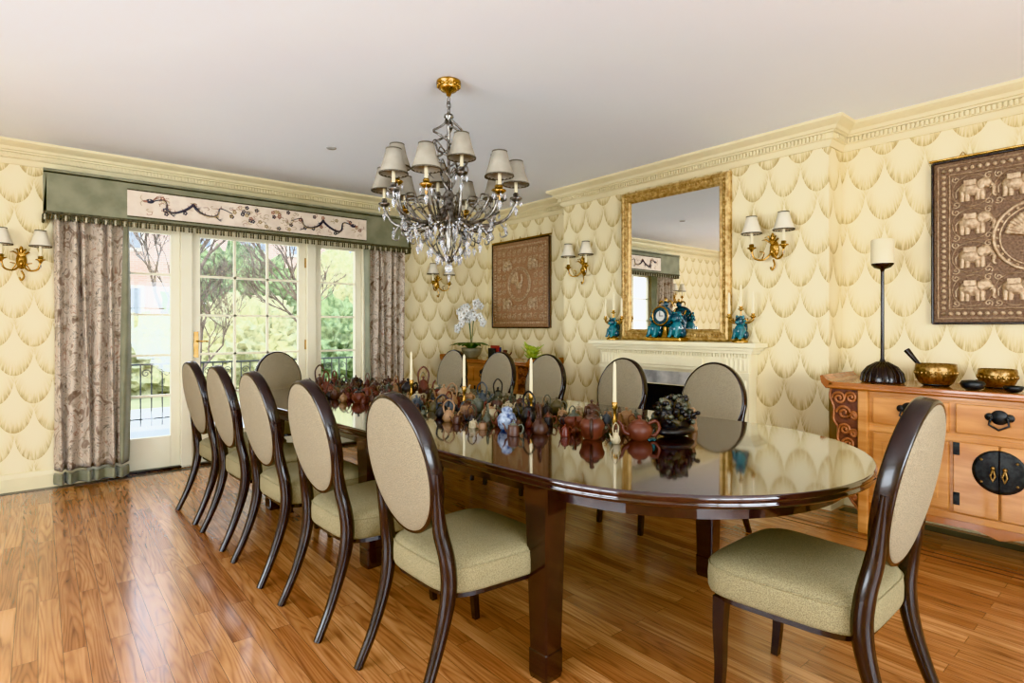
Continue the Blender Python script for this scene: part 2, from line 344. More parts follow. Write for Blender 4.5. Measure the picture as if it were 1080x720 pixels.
def glazed(name,x0,x1,rows,cols,handle=False,st=0.075,bot=0.24):
    b=B(); y0,y1=YF+0.05,YF+0.10
    z0,z1=0.02,OZ-0.04
    b.bx(x0,x0+st,y0,y1,z0,z1,mDoor,0.004); b.bx(x1-st,x1,y0,y1,z0,z1,mDoor,0.004)
    b.bx(x0+st,x1-st,y0,y1,z0,z0+bot,mDoor,0.004); b.bx(x0+st,x1-st,y0,y1,z1-0.08,z1,mDoor,0.004)
    gx0,gx1,gz0,gz1=x0+st,x1-st,z0+bot,z1-0.08
    for i in range(1,rows): z=gz0+(gz1-gz0)*i/rows; b.bx(gx0,gx1,y0+0.01,y1-0.01,z-0.010,z+0.010,mDoor)
    for i in range(1,cols): x=gx0+(gx1-gx0)*i/cols; b.bx(x-0.010,x+0.010,y0+0.01,y1-0.01,gz0,gz1,mDoor)
    b.bx(gx0,gx1,y0+0.023,y0+0.027,gz0,gz1,mPane)
    if handle:
        hx=x0+0.04; b.bx(hx-0.02,hx+0.02,y0-0.008,y0,1.0,1.24,mGold,0.003)
        b.tube([(hx,y0-0.005,1.15),(hx,y0-0.05,1.15),(hx+0.09,y0-0.055,1.15)],0.008,mGold)
        b.lathe([(0.012,0),(0.012,0.008)],mGold,12,(hx,y0-0.012,1.06))
        for z in (0.25,1.1,1.95): b.bx(x1-0.012,x1+0.004,y0-0.012,y0,z-0.05,z+0.05,mGold)
    b.obj(name)
glazed('door_1',0.47,1.00,5,1,bot=0.28)
glazed('door_2',1.09,2.15,5,3,True,bot=0.28)
glazed('door_3',2.24,2.77,5,1,bot=0.28)
b=B()
for x0,x1 in ((OX0,0.47),(1.00,1.09),(2.15,2.24),(2.77,OX1)): b.bx(x0,x1,YF+0.0,YF+0.14,0,OZ,mDoor,0.004)
b.bx(OX0,OX1,YF,YF+0.14,OZ-0.04,OZ,mDoor)
b.bx(OX0,OX1,YF+0.0,YF+0.2,-0.0,0.02,mDark)
b.bx(OX0-0.09,OX0,YF-0.025,YF,0,OZ+0.08,mDoor,0.005); b.bx(OX1,OX1+0.09,YF-0.025,YF,0,OZ+0.08,mDoor,0.005); b.bx(OX0-0.09,OX1+0.09,YF-0.025,YF,OZ,OZ+0.09,mDoor,0.005)
b.obj('trim_3')
def sidewin(name,horizontal,a0,a1,pos):
    b=B(); n=4
    for i in range(n+1):
        a=a0+(a1-a0)*i/n
        if horizontal: b.bx(a-0.04,a+0.04,pos,pos+0.08,0.5,2.35,mDoor)
        else: b.bx(pos,pos+0.08,a-0.04,a+0.04,0.5,2.35,mDoor)
    for z in (0.54,1.1,1.7,2.31):
        if horizontal: b.bx(a0,a1,pos+0.01,pos+0.07,z-0.02,z+0.02,mDoor)
        else: b.bx(pos+0.01,pos+0.07,a0,a1,z-0.02,z+0.02,mDoor)
    b.obj(name)
sidewin('fill_window_1',False,0.2,3.4,XL-0.15); sidewin('fill_window_2',True,-1.2,2.6,YB-0.15)  # unseen windows added so the interior fill has openings to enter by
b=B(); b.lathe([(0.0,H-0.0005),(0.04,H-0.0005),(0.038,H-0.006),(0.0,H-0.007)],mMarble,28,(1.81,4.44,0)); b.obj('ceiling_downlight')  # small unlit downlight disc on the ceiling

# ------------------------------------------------------------------ curtains + valance
def curtain(name,x0,x1,folds,edge_left):
    b=B(); N=folds*14; zs=[0.02,0.12,0.5,1.0,1.5,2.0,2.15]
    rings=[]
    for k,z in enumerate(zs):
        ring=[]
        for i in range(N+1):
            u=i/N
            a=0.042+0.01*math.sin(k*1.3+u*7)
            ph=2*pi*folds*u+0.35*math.sin(z*2+u*9)
            ring.append((x0+(x1-x0)*u+0.015*math.sin(ph*0.5+z*1.5),YF-0.115+a*math.cos(ph),z))
        rings.append(ring)
    e=10
    def sub(i0,i1,mat,zz0=0,zz1=None):
        rr=[r[i0:i1+1] for r in rings[zz0:zz1]]; b.loft(rr,mat,True,close=False,cap0=False,cap1=False)
    if edge_left: sub(0,e,mVelvet,1); sub(e,N,mCurt,1)
    else: sub(0,N-e,mCurt,1); sub(N-e,N,mVelvet,1)
    sub(0,N,mVelvet,0,2)
    o=b.obj(name); md=o.modifiers.new('th','SOLIDIFY'); md.thickness=0.006; md.offset=0; ms=o.modifiers.new('s','SUBSURF'); ms.levels=1; ms.render_levels=1
    return o
curtain('curtain',0.09,0.60,6,False)
curtain('curtain',2.74,3.22,6,True)
b=B()
vx0,vx1,vy,vz0,vz1=0.03,3.24,YF-0.22,2.16,2.50
b.extr([(vx0,vz0),(vx1,vz0),(vx1-0.0,vz1),(vx0+0.02,vz1)],vy,vy+0.02,mVelvet)
b.bx(vx0,vx0+0.02,vy,YF-0.001,vz0,vz1,mVelvet); b.bx(vx1-0.02,vx1,vy,YF-0.001,vz0,vz1,mVelvet); b.bx(vx0,vx1,vy,YF-0.001,vz1-0.02,vz1,mVelvet)
px0,px1=0.57,2.70
b.bx(px0,px1,vy-0.006,vy,vz0+0.05,vz1-0.075,mPanel)
b.tube([(px0,vy-0.006,vz0+0.045),(px1,vy-0.006,vz0+0.045)],0.006,mFringe); b.tube([(px0,vy-0.006,vz1-0.072),(px1,vy-0.006,vz1-0.072)],0.006,mFringe)
b.tube([(vx0,vy-0.004,vz1),(vx1,vy-0.004,vz1)],0.012,mVelvet); b.tube([(vx0,vy-0.004,vz0+0.01),(vx1,vy-0.004,vz0+0.01)],0.012,mFringe)
n=150
for i in range(n):
    x=vx0+(vx1-vx0)*(i+0.5)/n; b.lathe([(0.003,0.0),(0.0075,-0.012),(0.006,-0.028),(0.009,-0.04),(0.001,-0.048)],mFringe if i%3 else mTassel,6,(x,vy,vz0))
for i in range(16):
    y=vy+(YF-vy)*(i+0.5)/16; 
    for x in (vx0,vx1): b.lathe([(0.003,0.0),(0.0075,-0.012),(0.006,-0.028),(0.009,-0.04),(0.001,-0.048)],mFringe,6,(x,y,vz0))
zc=(vz0+vz1)/2-0.012
def dragon(x0,dir,zc):
    pts=[]
    for i in range(61):
        u=i/60; pts.append((x0+dir*(0.05+u*0.62+0.03*math.sin(u*19)),vy-0.009,zc+0.052*math.sin(u*15+0.6)*(1-0.25*u)))
    b.tube(pts,lerpl([0.005,0.009,0.012,0.010,0.007,0.003],61),mThreadA,6)
    b.tube([(p[0],p[1]-0.003,p[2]-0.004) for p in pts[4:50]],0.005,mThreadC,5)
    for i in range(6,56,3):
        p=pts[i]; q=pts[i+1]; tx,tz=q[0]-p[0],q[2]-p[2]; l=math.hypot(tx,tz) or 1
        b.tube([p,(p[0]-tz/l*0.026,p[1],p[2]+tx/l*0.026*dir)],[0.005,0.001],mThreadB,5)
    for i in (14,30,44):
        p=pts[i]; 
        for w in (-1,0,1): b.tube([p,(p[0]+0.03*dir,p[1],p[2]-0.03),(p[0]+0.055*dir+0.006*w,p[1],p[2]-0.03+0.016*w)],[0.006,0.004,0.001],mThreadA,5)
    hx,hz=pts[0][0],pts[0][2]
    b.ell((hx-dir*0.02,vy-0.010,hz),(0.030,0.007,0.019),mThreadA); b.ell((hx-dir*0.052,vy-0.010,hz-0.004),(0.020,0.006,0.010),mThreadB)
    b.ell((hx-dir*0.025,vy-0.018,hz+0.007),(0.005,0.003,0.005),mPanel)
    for k in range(3): b.tube([(hx,vy-0.009,hz+0.01),(hx+dir*0.03,vy-0.009,hz+0.03+0.008*k),(hx+dir*(0.05+0.012*k),vy-0.009,hz+0.035+0.012*k)],[0.004,0.003,0.001],mThreadB,5)
    for k in (-1,1): b.tube([(hx-dir*0.07,vy-0.009,hz),(hx-dir*0.09,vy-0.009,hz+0.02*k),(hx-dir*0.08,vy-0.009,hz+0.045*k)],0.002,mThreadC,5)
dragon(0.70,1,zc); dragon(2.58,-1,zc)
rnd=random.Random(3)
for i in range(120):
    x=rnd.uniform(1.36,1.95) if i<44 else rnd.uniform(px0+0.05,px1-0.05); z=zc+rnd.uniform(-0.085,0.085)
    if i%3==0: 
        m_=rnd.choice([mThreadB,mThreadC,mThreadA])
        for k in range(5): a=2*pi*k/5; b.ell((x+0.012*math.cos(a),vy-0.007,z+0.012*math.sin(a)),(0.008,0.003,0.008),m_,6,4)
    else:
        a=rnd.uniform(0,6); b.tube([(x+0.03*math.cos(a+t)*t/3,vy-0.007,z+0.02*math.sin(a+t)*t/3) for t in [0,1,2,3,4]],0.0025,rnd.choice([mThreadB,mThreadC,mThreadC]),5)
b.obj('window_valance')

# ------------------------------------------------------------------ fireplace
b=B(); X=BX-0.001
cy=2.91
b.bx(X-0.20,X,cy-0.83,cy+0.83,1.125,1.16,mMantel,0.004)
b.bx(X-0.17,X,cy-0.80,cy+0.80,1.10,1.125,mMantel,0.004); b.bx(X-0.145,X,cy-0.775,cy+0.775,1.075,1.10,mMantel,0.004)
b.bx(X-0.11,X,cy-0.75,cy+0.75,0.93,1.075,mMantel)
for i in range(58):
    y=cy-0.735+i*1.47/57; b.bx(X-0.122,X-0.11,y-0.007,y+0.007,1.045,1.075,mMantel)
for s in (-1,1):
    y0,y1=cy+s*0.53,cy+s*0.74; ya,yb=min(y0,y1),max(y0,y1)
    b.bx(X-0.12,X,ya,yb,0.16,0.93,mMantel); b.bx(X-0.14,X,ya-0.012,yb+0.012,0,0.16,mMantel,0.004)
    b.bx(X-0.135,X,ya-0.01,yb+0.01,0.90,0.93,mMantel); b.bx(X-0.125,X-0.1,ya,yb,0.93,1.045,mMantel,0.004)
    for k in range(5):
        y=ya+0.03+k*(yb-ya-0.06)/4; b.tube([(X-0.12,y,0.2),(X-0.12,y,0.87)],0.010,mMantel,8); b.tube([(X-0.125,y,0.95),(X-0.125,y,1.03)],0.008,mMantel,8)
b.bx(X-0.125,X-0.11,cy-0.35,cy+0.35,0.955,1.03,mMantel,0.004)
b.bx(X-0.06,X,cy-0.53,cy+0.53,0.78,0.93,mMantel)
b.bx(X-0.045,X,cy-0.53,cy-0.41,0,0.78,mMarble); b.bx(X-0.045,X,cy+0.41,cy+0.53,0,0.78,mMarble); b.bx(X-0.066,X-0.06,cy-0.50,cy+0.50,0.79,0.90,mMarble)
b.obj('fireplace_mantel')
b=B(); my0,my1,mz0,mz1=2.37,3.47,1.165,2.53
prof=[(0.0,0),(0.0,0.03),(0.012,0.045),(0.03,0.05),(0.05,0.036),(0.07,0.03),(0.085,0.036),(0.10,0.02),(0.10,0)]
def frame(b,c0,c1,z0,z1,xw,prof,mat):
    rings=[]
    for ins,d in prof:
        rings.append([(xw-d,c0+ins,z0+ins),(xw-d,c1-ins,z0+ins),(xw-d,c1-ins,z1-ins),(xw-d,c0+ins,z1-ins)])
    vs=[p for r in rings for p in r]; fs=[]
    for i in range(len(rings)-1):
        for j in range(4): k=(j+1)%4; fs.append((i*4+j,i*4+k,(i+1)*4+k,(i+1)*4+j))
    b.add(vs,fs,mat)
xw=BX-0.002
frame(b,my0,my1,mz0,mz1,xw,prof,mGilt)
for i in range(44):
    t=(i+0.5)/44
    for z in (mz0+0.05,mz1-0.05): b.ell((xw-0.04,my0+(my1-my0)*t,z),(0.009,0.010,0.014),mGilt,6,4)
    for y in (my0+0.05,my1-0.05): b.ell((xw-0.04,y,mz0+(mz1-mz0)*t),(0.009,0.010,0.014),mGilt,6,4)
b.bx(xw-0.012,xw-0.006,my0+0.09,my1-0.09,mz0+0.09,mz1-0.09,mMirror)
b.obj('wall_mirror')

# ------------------------------------------------------------------ relief tapestries
def elephant(b,M0,mat):
    old=b.M; b.M=old@M0
    b.ell((0,0,0.01),(0.055,0.02,0.038),mat,12,8); b.ell((0.052,-0.004,0.028),(0.026,0.018,0.028),mat,10,7)
    b.ell((0.038,-0.016,0.022),(0.018,0.006,0.025),mat,10,6)
    b.tube(bez([(0.07,0,0.025),(0.085,0,0.0),(0.082,0,-0.03),(0.094,0,-0.04)],4),lerpl([0.011,0.008,0.005],13),mat,6)
    for x in (-0.038,-0.018,0.022,0.040): b.tube([(x,0,-0.005),(x*1.05,0,-0.052)],[0.013,0.011],mat,6)
    b.tube([(-0.052,0,0.02),(-0.066,0,0.0),(-0.064,0,-0.03)],0.003,mat,5)
    b.bx(-0.03,0.02,-0.026,-0.01,0.022,0.05,mat,0.003); b.tube([(0.07,-0.008,0.0),(0.09,-0.01,0.012)],0.003,mat,5)
    b.M=old
def scroll(cx,cz,r0,turns,sx,ph=0,n=26,y=0):
    return [(cx+sx*(r0*(1-0.8*i/n))*math.cos(ph+turns*2*pi*i/n),y,cz+(r0*(1-0.8*i/n))*math.sin(ph+turns*2*pi*i/n)) for i in range(n+1)]
def tapestry(name,yc,zc,S,ground,variant):
    b=B(); b.at((XR-0.003,yc,zc),rz=-pi/2)
    h=S/2
    b.bx(-h,h,-0.03,0,-h,h,mBronzeD); b.bx(-h+0.012,h-0.012,-0.034,-0.03,-h+0.012,h-0.012,ground)
    for q,r in ((h,0.008),(h-0.03,0.006),(h-0.09,0.006)):
        for a,c in (((-q,-q),(q,-q)),((q,-q),(q,q)),((q,q),(-q,q)),((-q,q),(-q,-q))):
            b.tube([(a[0],-0.036,a[1]),(c[0],-0.036,c[1])],r,mBronze if r<0.007 else mDark,6)
    k=26
    for i in range(k):
        t=-h+0.06+(S-0.12)*i/(k-1)
        for (x,z) in ((t,h-0.06),(t,-h+0.06),(h-0.06,t),(-h+0.06,t)): b.ell((x,-0.036,z),(0.013,0.012,0.013),mBronzeL,8,5)
    g=(S-0.2)/4
    if variant==1:
        for i in range(4):
            for j in range(4):
                if i in(1,2) and j in (1,2): continue
                x=(i-1.5)*g; z=(j-1.5)*g
                elephant(b,Matrix.Translation((x,-0.036,z))@Matrix.Diagonal((1.25 if i<2 else -1.25,1.2,1.25,1)),mBronzeL)
                b.tube([(x+0.100*math.cos(a),-0.035,z+0.097*math.sin(a)) for a in [2*pi*q/20 for q in range(20)]],0.004,mBronze,5,loop=True)
                for c in range(4):
                    a=pi/4+c*pi/2; b.tube(scroll(x+0.125*math.cos(a)*0.9,z+0.125*math.sin(a)*0.9,0.022,1.2,1,ph=a,n=10,y=-0.035),0.004,mBronzeL,5)
        RR=g
    else:
        for i in range(9):
            for j in range(9):
                x=(i-4)*(S-0.22)/8.6; z=(j-4)*(S-0.22)/8.6
                if x*x+z*z<(g*1.05)**2: continue
                b.tube(scroll(x,z,0.036,1.4,1 if (i+j)%2 else -1,ph=i+j*1.7,n=14,y=-0.035),0.006,mBronzeL,5)
                b.ell((x+0.03,-0.035,z+0.03),(0.012,0.010,0.012),mBronzeL,6,4)
        for c in range(4):
            a=pi/4+c*pi/2; elephant(b,Matrix.Translation((g*1.55*math.cos(a),-0.042,g*1.55*math.sin(a)))@Matrix.Diagonal((1.1,1.1,1.1,1)),mBronzeL)
        RR=g*0.95
    for R,r in ((RR*1.0,0.010),(RR*0.86,0.005)):
        b.tube([(R*math.cos(2*pi*q/40),-0.038,R*math.sin(2*pi*q/40)) for q in range(40)],r,mBronzeL,6,loop=True)
    b.ell((0,-0.038,-0.02),(0.06,0.022,0.045),mBronzeL); b.tube(bez([(0.03,-0.04,0.0),(0.06,-0.04,0.05),(0.045,-0.04,0.10),(0.06,-0.04,0.115)],4),lerpl([0.022,0.014,0.016,0.004],13),mBronzeL,7)
    for q in range(9):
        a=pi*0.6+q*0.13; b.tube([(-0.02,-0.036,0),(0.14*math.cos(a),-0.036,0.14*math.sin(a))],[0.012,0.014],mBronzeL,5); b.ell((0.145*math.cos(a),-0.036,0.145*math.sin(a)),(0.016,0.012,0.016),mBronzeL,8,5)
    for x in (-0.01,0.02): b.tube([(x,-0.038,-0.05),(x,-0.038,-0.11)],0.006,mBronzeL,5)
    for q in range(24):
        a=2*pi*q/24; b.ell((RR*0.93*math.cos(a),-0.036,RR*0.93*math.sin(a)),(0.010,0.010,0.010),mBronzeL,6,4)
    b.tube([(-h-0.02,-0.02,h+0.02),(h+0.02,-0.02,h+0.02)],0.008,mGold,8)
    for x in (-h*0.7,0,h*0.7): b.tube([(x-0.02,-0.02,h+0.02),(x,-0.02,h+0.05),(x+0.02,-0.02,h+0.02)],0.004,mGold,5)
    b.M=Matrix.Identity(4); b.obj(name)
tapestry('relief_tapestry',0.575,1.82,1.03,mBronzeD,1)
tapestry('relief_tapestry',5.22,1.80,1.05,mBronzeRust,2)

# ------------------------------------------------------------------ sconces
def openlathe(b,prof,mat,n,c,pleat=0,pn=0):
    rings=[]
    for r,z in prof: rings.append([(c[0]+r*(1+pleat*math.cos(pn*2*pi*j/n))*math.cos(2*pi*j/n),c[1]+r*(1+pleat*math.cos(pn*2*pi*j/n))*math.sin(2*pi*j/n),c[2]+z) for j in range(n)])
    b.loft(rings,mat,True,cap0=False,cap1=False)
def shade(b,c,rt,rb,h,mat,trim):
    m=rt+(rb-rt)*0.42
    openlathe(b,[(rb,0),(m,h*0.5),(rt,h),(rt-0.003,h),(m-0.003,h*0.5),(rb-0.003,0),(rb,0)],mat,36,c,0.02,18)
    openlathe(b,[(rb+0.001,-0.001),(rb+0.002,0.006),(rb-0.004,0.006),(rb-0.004,-0.001),(rb+0.001,-0.001)],trim,24,c)
    openlathe(b,[(rt+0.002,h-0.005),(rt+0.002,h+0.001),(rt-0.004,h+0.001),(rt-0.004,h-0.005),(rt+0.002,h-0.005)],trim,24,c)
def sconce_mesh():
    b=B()
    b.lathe([(0.0,0),(0.035,0.003),(0.03,0.012),(0.015,0.02),(0.0,0.022)],mGold,20)
    vs=b.v; b.v=[Vector((v.x*0.9,-v.z,v.y*1.7)) for v in vs]
    b.tube(bez([(0,-0.02,-0.07),(0.015,-0.03,-0.11),(0,-0.035,-0.14),(-0.01,-0.03,-0.12)],5),0.006,mGold)
    b.ell((0,-0.03,-0.02),(0.018,0.02,0.025),mGold); b.ell((0,-0.028,0.075),(0.012,0.012,0.03),mGold)
    for k in range(5):
        a=pi/2+(k-2)*0.5; b.tube([(0,-0.03,0.03),(0.05*math.cos(a),-0.035,0.03+0.06*math.sin(a)),(0.065*math.cos(a+0.2),-0.05,0.03+0.05*math.sin(a))],[0.006,0.006,0.002],mGold,6)
    for s in (-1,1):
        b.tube(bez([(0,-0.03,-0.02),(s*0.04,-0.06,-0.07),(s*0.09,-0.09,-0.06),(s*0.105,-0.10,0.0)],8),0.0065,mGold)
        b.tube(bez([(s*0.05,-0.07,-0.07),(s*0.03,-0.08,-0.03),(s*0.06,-0.08,-0.02)],5),0.004,mGold,6)
        b.lathe([(0.004,-0.02),(0.016,0),(0.03,0.006),(0.028,0.011),(0.014,0.014),(0.016,0.03),(0.011,0.034)],mGold,16,(s*0.105,-0.10,0))
        b.lathe([(0.009,0.03),(0.009,0.125)],mCandle,10,(s*0.105,-0.10,0))
        shade(b,(s*0.105,-0.10,0.10),0.032,0.064,0.115,mShadeL,mShadeTrim)
        b.octa((s*0.105,-0.10,-0.035),0.007,0.035,mCry)
    return b.mesh('wall_sconce')
sm=sconce_mesh()
place(sm,'wall_sconce',(-0.10,YF,1.80),0,1.1); place(sm,'wall_sconce',(3.72,YF,1.80),0,1.1)
place(sm,'wall_sconce',(BX,3.97,1.88),-pi/2,1.15); place(sm,'wall_sconce',(BX,2.03,1.87),-pi/2,1.15)

# ------------------------------------------------------------------ sideboards
def sideboard_mesh(L,name):
    D=0.53; Ht=0.93; b=B(); h=L/2; ov=0.20
    b.box((0,-D/2-0.01,Ht-0.022),(L+2*ov-0.06,D,0.044),mOrangeT,0.006)
    b.tube([(-h-ov+0.03,-D-0.012,Ht-0.03),(h+ov-0.03,-D-0.012,Ht-0.03)],0.012,mOrangeT,8)
    for s in (-1,1):
        prof=[(s*(h+ov-0.05),Ht),(s*(h+ov-0.02),Ht+0.012),(s*(h+ov+0.005),Ht+0.04),(s*(h+ov+0.02),Ht+0.035),(s*(h+ov+0.012),Ht-0.01),(s*(h+ov-0.015),Ht-0.044),(s*(h+ov-0.05),Ht-0.044)]
        if s<0: prof=prof[::-1]
        b.extr(prof,-D-0.01,-0.01,mOrangeT)
        sp=[(s*h,Ht-0.044),(s*(h+0.165),Ht-0.044),(s*(h+0.17),Ht-0.10),(s*(h+0.145),Ht-0.17),(s*(h+0.15),Ht-0.24),(s*(h+0.12),Ht-0.30),(s*(h+0.125),Ht-0.37),(s*(h+0.09),Ht-0.43),(s*(h+0.095),Ht-0.52),(s*(h+0.065),Ht-0.60),(s*(h+0.07),Ht-0.70),(s*h,Ht-0.80)]
        if s<0: sp=sp[::-1]
        b.extr(sp,-D+0.025,-D+0.045,mCarve)
        edge=[(p[0],-D+0.022,p[1]) for p in (sp if s>0 else sp[::-1])][1:]
        b.tube(bez(edge,4),0.008,mCarveL,6)
        for (cx,cz,r) in ((0.115,0.095,0.042),(0.045,0.085,0.036),(0.085,0.185,0.045),(0.03,0.20,0.028),(0.08,0.29,0.036),(0.03,0.31,0.026),(0.06,0.38,0.036),(0.045,0.47,0.034),(0.035,0.56,0.030),(0.033,0.645,0.028),(0.025,0.715,0.02)):
            b.tube([(s*h+s*(p[0]),p[1],p[2]) for p in scroll(cx,Ht-0.01-cz,r,1.6,1,y=-D+0.018)],0.008,mCarveL,6)
    for s in (-1,1):
        for y in (-D+0.03,-0.05): b.box((s*(h-0.025),y,(Ht-0.044)/2),(0.055,0.055,Ht-0.044),mOrange,0.006)
    b.box((0,-D/2-0.005,0.54),(L-0.06,D-0.08,0.68),mOrange)
    yf=-D+0.035
    b.box((0,yf+0.005,Ht-0.055),(L-0.1,0.03,0.025),mOrange,0.003)
    b.box((0,yf+0.005,0.655),(L-0.1,0.03,0.03),mOrange,0.003); b.box((0,yf+0.005,0.215),(L-0.1,0.03,0.04),mOrange,0.003)
    dw=(L-0.12)/3
    def disc(prof,n,cx,cz):
        i0=len(b.v); b.lathe(prof,mIron,n)
        for q in range(i0,len(b.v)): v=b.v[q]; b.v[q]=Vector((cx+v.x,yf-0.015-v.z,cz+v.y))
    for i in (-1,0,1):
        b.box((i*dw,yf,0.77),(dw-0.03,0.03,0.165),mOrange,0.006)
        disc([(0.0,0),(0.040,0.0),(0.038,0.004),(0,0.005)],20,i*dw,0.795)
        for s in (-1,1): disc([(0.0,0),(0.022,0.0),(0.02,0.004),(0,0.005)],12,i*dw+s*0.042,0.795)
        b.tube([(i*dw-0.035,yf-0.022,0.79),(i*dw-0.042,yf-0.035,0.755),(i*dw,yf-0.038,0.73),(i*dw+0.042,yf-0.035,0.755),(i*dw+0.035,yf-0.022,0.79)],0.006,mIron,6)
        for sx in (-1,1): b.ell((i*dw+sx*0.035,yf-0.022,0.79),0.010,mIron,8,5)
    for i in (-1,1): b.box((i*dw,yf,0.44),(dw-0.03,0.028,0.385),mOrange,0.006); b.box((i*dw,yf-0.012,0.44),(dw-0.13,0.012,0.28),mOrange,0.005)
    for s in (-1,1): b.box((s*dw*0.25,yf,0.44),(dw/2-0.008,0.03,0.40),mOrange,0.005)
    disc([(0.0,0),(0.118,0.0),(0.116,0.004),(0.10,0.006),(0,0.007)],32,0,0.50)
    b.tube([(0,yf-0.024,0.385),(0,yf-0.024,0.615)],0.003,mBlack,6)
    for s in (-1,1):
        b.ell((s*0.025,yf-0.03,0.52),0.011,mBowl,8,5); b.tube([(s*0.025,yf-0.03,0.515),(s*0.035,yf-0.036,0.48),(s*0.025,yf-0.036,0.45),(s*0.015,yf-0.036,0.48),(s*0.025,yf-0.03,0.515)],0.005,mBowl,6)
        for z in (0.32,0.60): b.box((s*(dw/2-0.02),yf-0.016,z),(0.03,0.006,0.07),mIron,0.002)
        for z in (0.44,0.56): b.ell((s*0.075,yf-0.024,z),0.007,mBowl,8,5)
    ap=[(-h+0.05,0.20),(-h+0.05,0.08),(-h+0.10,0.10),(-h+0.16,0.15),(-0.1,0.16),(0,0.13),(0.1,0.16),(h-0.16,0.15),(h-0.10,0.10),(h-0.05,0.08),(h-0.05,0.20)]
    b.extr(ap,yf-0.005,yf+0.015,mOrangeT)
    for s in (-1,1): b.tube([(s*p[0]+0,p[1],p[2]) for p in scroll(h-0.13,0.17,0.03,1.3,1,y=yf-0.008)],0.006,mCarve,6)
    return b.mesh(name)
place(sideboard_mesh(1.36,'sideboard'),'sideboard',(XR-0.03,0.67,0),-pi/2)
place(sideboard_mesh(1.12,'sideboard_b'),'sideboard',(XR-0.22,5.06,0),-pi/2+math.radians(4),(0.97,1.0,0.99))

Z=0.932
b=B(); b.lathe([(0.115,0),(0.118,0.01),(0.11,0.05),(0.085,0.09),(0.05,0.115),(0.02,0.125),(0.011,0.15),(0.010,0.70),(0.014,0.715),(0.045,0.725),(0.062,0.745),(0.062,0.752),(0.0,0.752)],mLegwood,36,pleat=0.0)
for k in range(20):
    a=2*pi*k/20; b.tube([(0.119*math.cos(a),0.119*math.sin(a),0.008),(0.110*math.cos(a),0.110*math.sin(a),0.055),(0.08*math.cos(a),0.08*math.sin(a),0.095),(0.03*math.cos(a),0.03*math.sin(a),0.125)],0.006,mLegwood,6)
b.lathe([(0.064,0.752),(0.064,0.90),(0.058,0.906),(0.012,0.900),(0,0.900)],mCandle,28); b.tube([(0,0,0.90),(0.002,0,0.915)],0.0015,mBlack,5)
b.obj('pillar_candlestick',(4.12,1.27,Z))
def bowl(name,x,y,r,h,mallet):
    b=B(); b.lathe([(r*0.45,0),(r*0.8,h*0.12),(r*0.98,h*0.45),(r,h*0.8),(r*0.96,h),(r*0.92,h),(r*0.94,h*0.7),(r*0.8,h*0.25),(0,h*0.12)],mBowl,36)
    for k in range(26):
        a=2*pi*k/26; b.ell((r*0.99*math.cos(a),r*0.99*math.sin(a),h*0.6),(0.007,0.007,0.012),mBowl,6,4)
    if mallet: b.tube([(0.0,0.02,0.03),(0.02,r*0.95,h+0.004),(0.03,r*1.5,h*1.6)],[0.014,0.012,0.018],mDark,10)
    b.lathe([(r*0.6,-0.0),(r*0.75,0.012),(r*0.5,0.02)],mIron,24)
    b.obj(name,(x,y,Z))
bowl('singing_bowl',4.12,0.99,0.105,0.13,True); bowl('singing_bowl',4.2,0.72,0.09,0.11,False)
b=B(); b.lathe([(0.03,0),(0.05,0.012),(0.058,0.035),(0.05,0.05),(0.02,0.055),(0,0.056)],mIron,24); b.tube(bez([(0.05,0,0.03),(0.09,0,0.035),(0.10,0,0.05)],4),0.007,mIron); b.obj('iron_teapot',(3.99,0.79,Z))
b=B(); b.lathe([(0.02,0),(0.035,0.008),(0.045,0.03),(0.04,0.034),(0.03,0.01),(0,0.008)],mIron,20); b.obj('small_dish',(4.00,0.62,Z))

Z2=0.99*0.93+0.003
b=B(); b.lathe([(0.07,0),(0.10,0.03),(0.115,0.08),(0.12,0.11),(0.11,0.115),(0.10,0.09),(0,0.09)],mTerra,28)
rr=random.Random(5)
for k in range(13):
    a=2*pi*k/13+0.2; L=rr.uniform(0.18,0.27)
    pts=[(0.02*math.cos(a),0.02*math.sin(a),0.10),(L*0.5*math.cos(a),L*0.5*math.sin(a),0.17),(L*math.cos(a),L*math.sin(a),0.14)]
    pp=bez(pts,6); b.tube(pp,lerpl([0.008,0.032,0.034,0.004],len(pp)),mLeaf,8,flat=0.15)
for k in range(5):
    a=[0.3,1.9,3.4,4.9,2.7][k]; L=0.16
    stem=bez([(0,0,0.1),(0.03*math.cos(a),0.03*math.sin(a),0.4),(0.08*math.cos(a),0.08*math.sin(a),0.66-0.05*k),(0.19*math.cos(a),0.19*math.sin(a),0.62-0.07*k)],8)
    b.tube(stem,0.004,mLeaf,6)
    for q in range(12,25,2):
        p=stem[q]; o=Vector((rr.uniform(-0.02,0.02),rr.uniform(-0.02,0.02),-0.012))
        for w in range(5):
            t=2*pi*w/5; b.ell(tuple(p+o+Vector((0.024*math.cos(t)*0.7,-0.024*math.cos(t)*0.7,0.026*math.sin(t)))),(0.019,0.012,0.019),mPetal,7,5)
        b.ell(tuple(p+o+Vector((-0.012,-0.012,0))),0.007,mThreadC,6,4)
b.obj('potted_orchid',(3.92,5.45,Z2))
b=B()
for k in range(16):
    a=2*pi*k/16*1.618*3; L=0.05+0.006*(k%5); z=0.03+0.008*k
    pp=bez([(0,0,z*0.5),(L*math.cos(a),L*math.sin(a),z),(L*1.9*math.cos(a),L*1.9*math.sin(a),z+0.02+0.02*(k%3))],5); b.tube(pp,lerpl([0.01,0.03,0.006],len(pp)),mLime,8,flat=0.2)
b.lathe([(0.06,0),(0.055,0.02),(0.02,0.04)],mDark,20)
b.ell((0,0,0.09),(0.05,0.05,0.07),mLime); b.obj('ceramic_cabbage',(4.02,4.48,Z2))
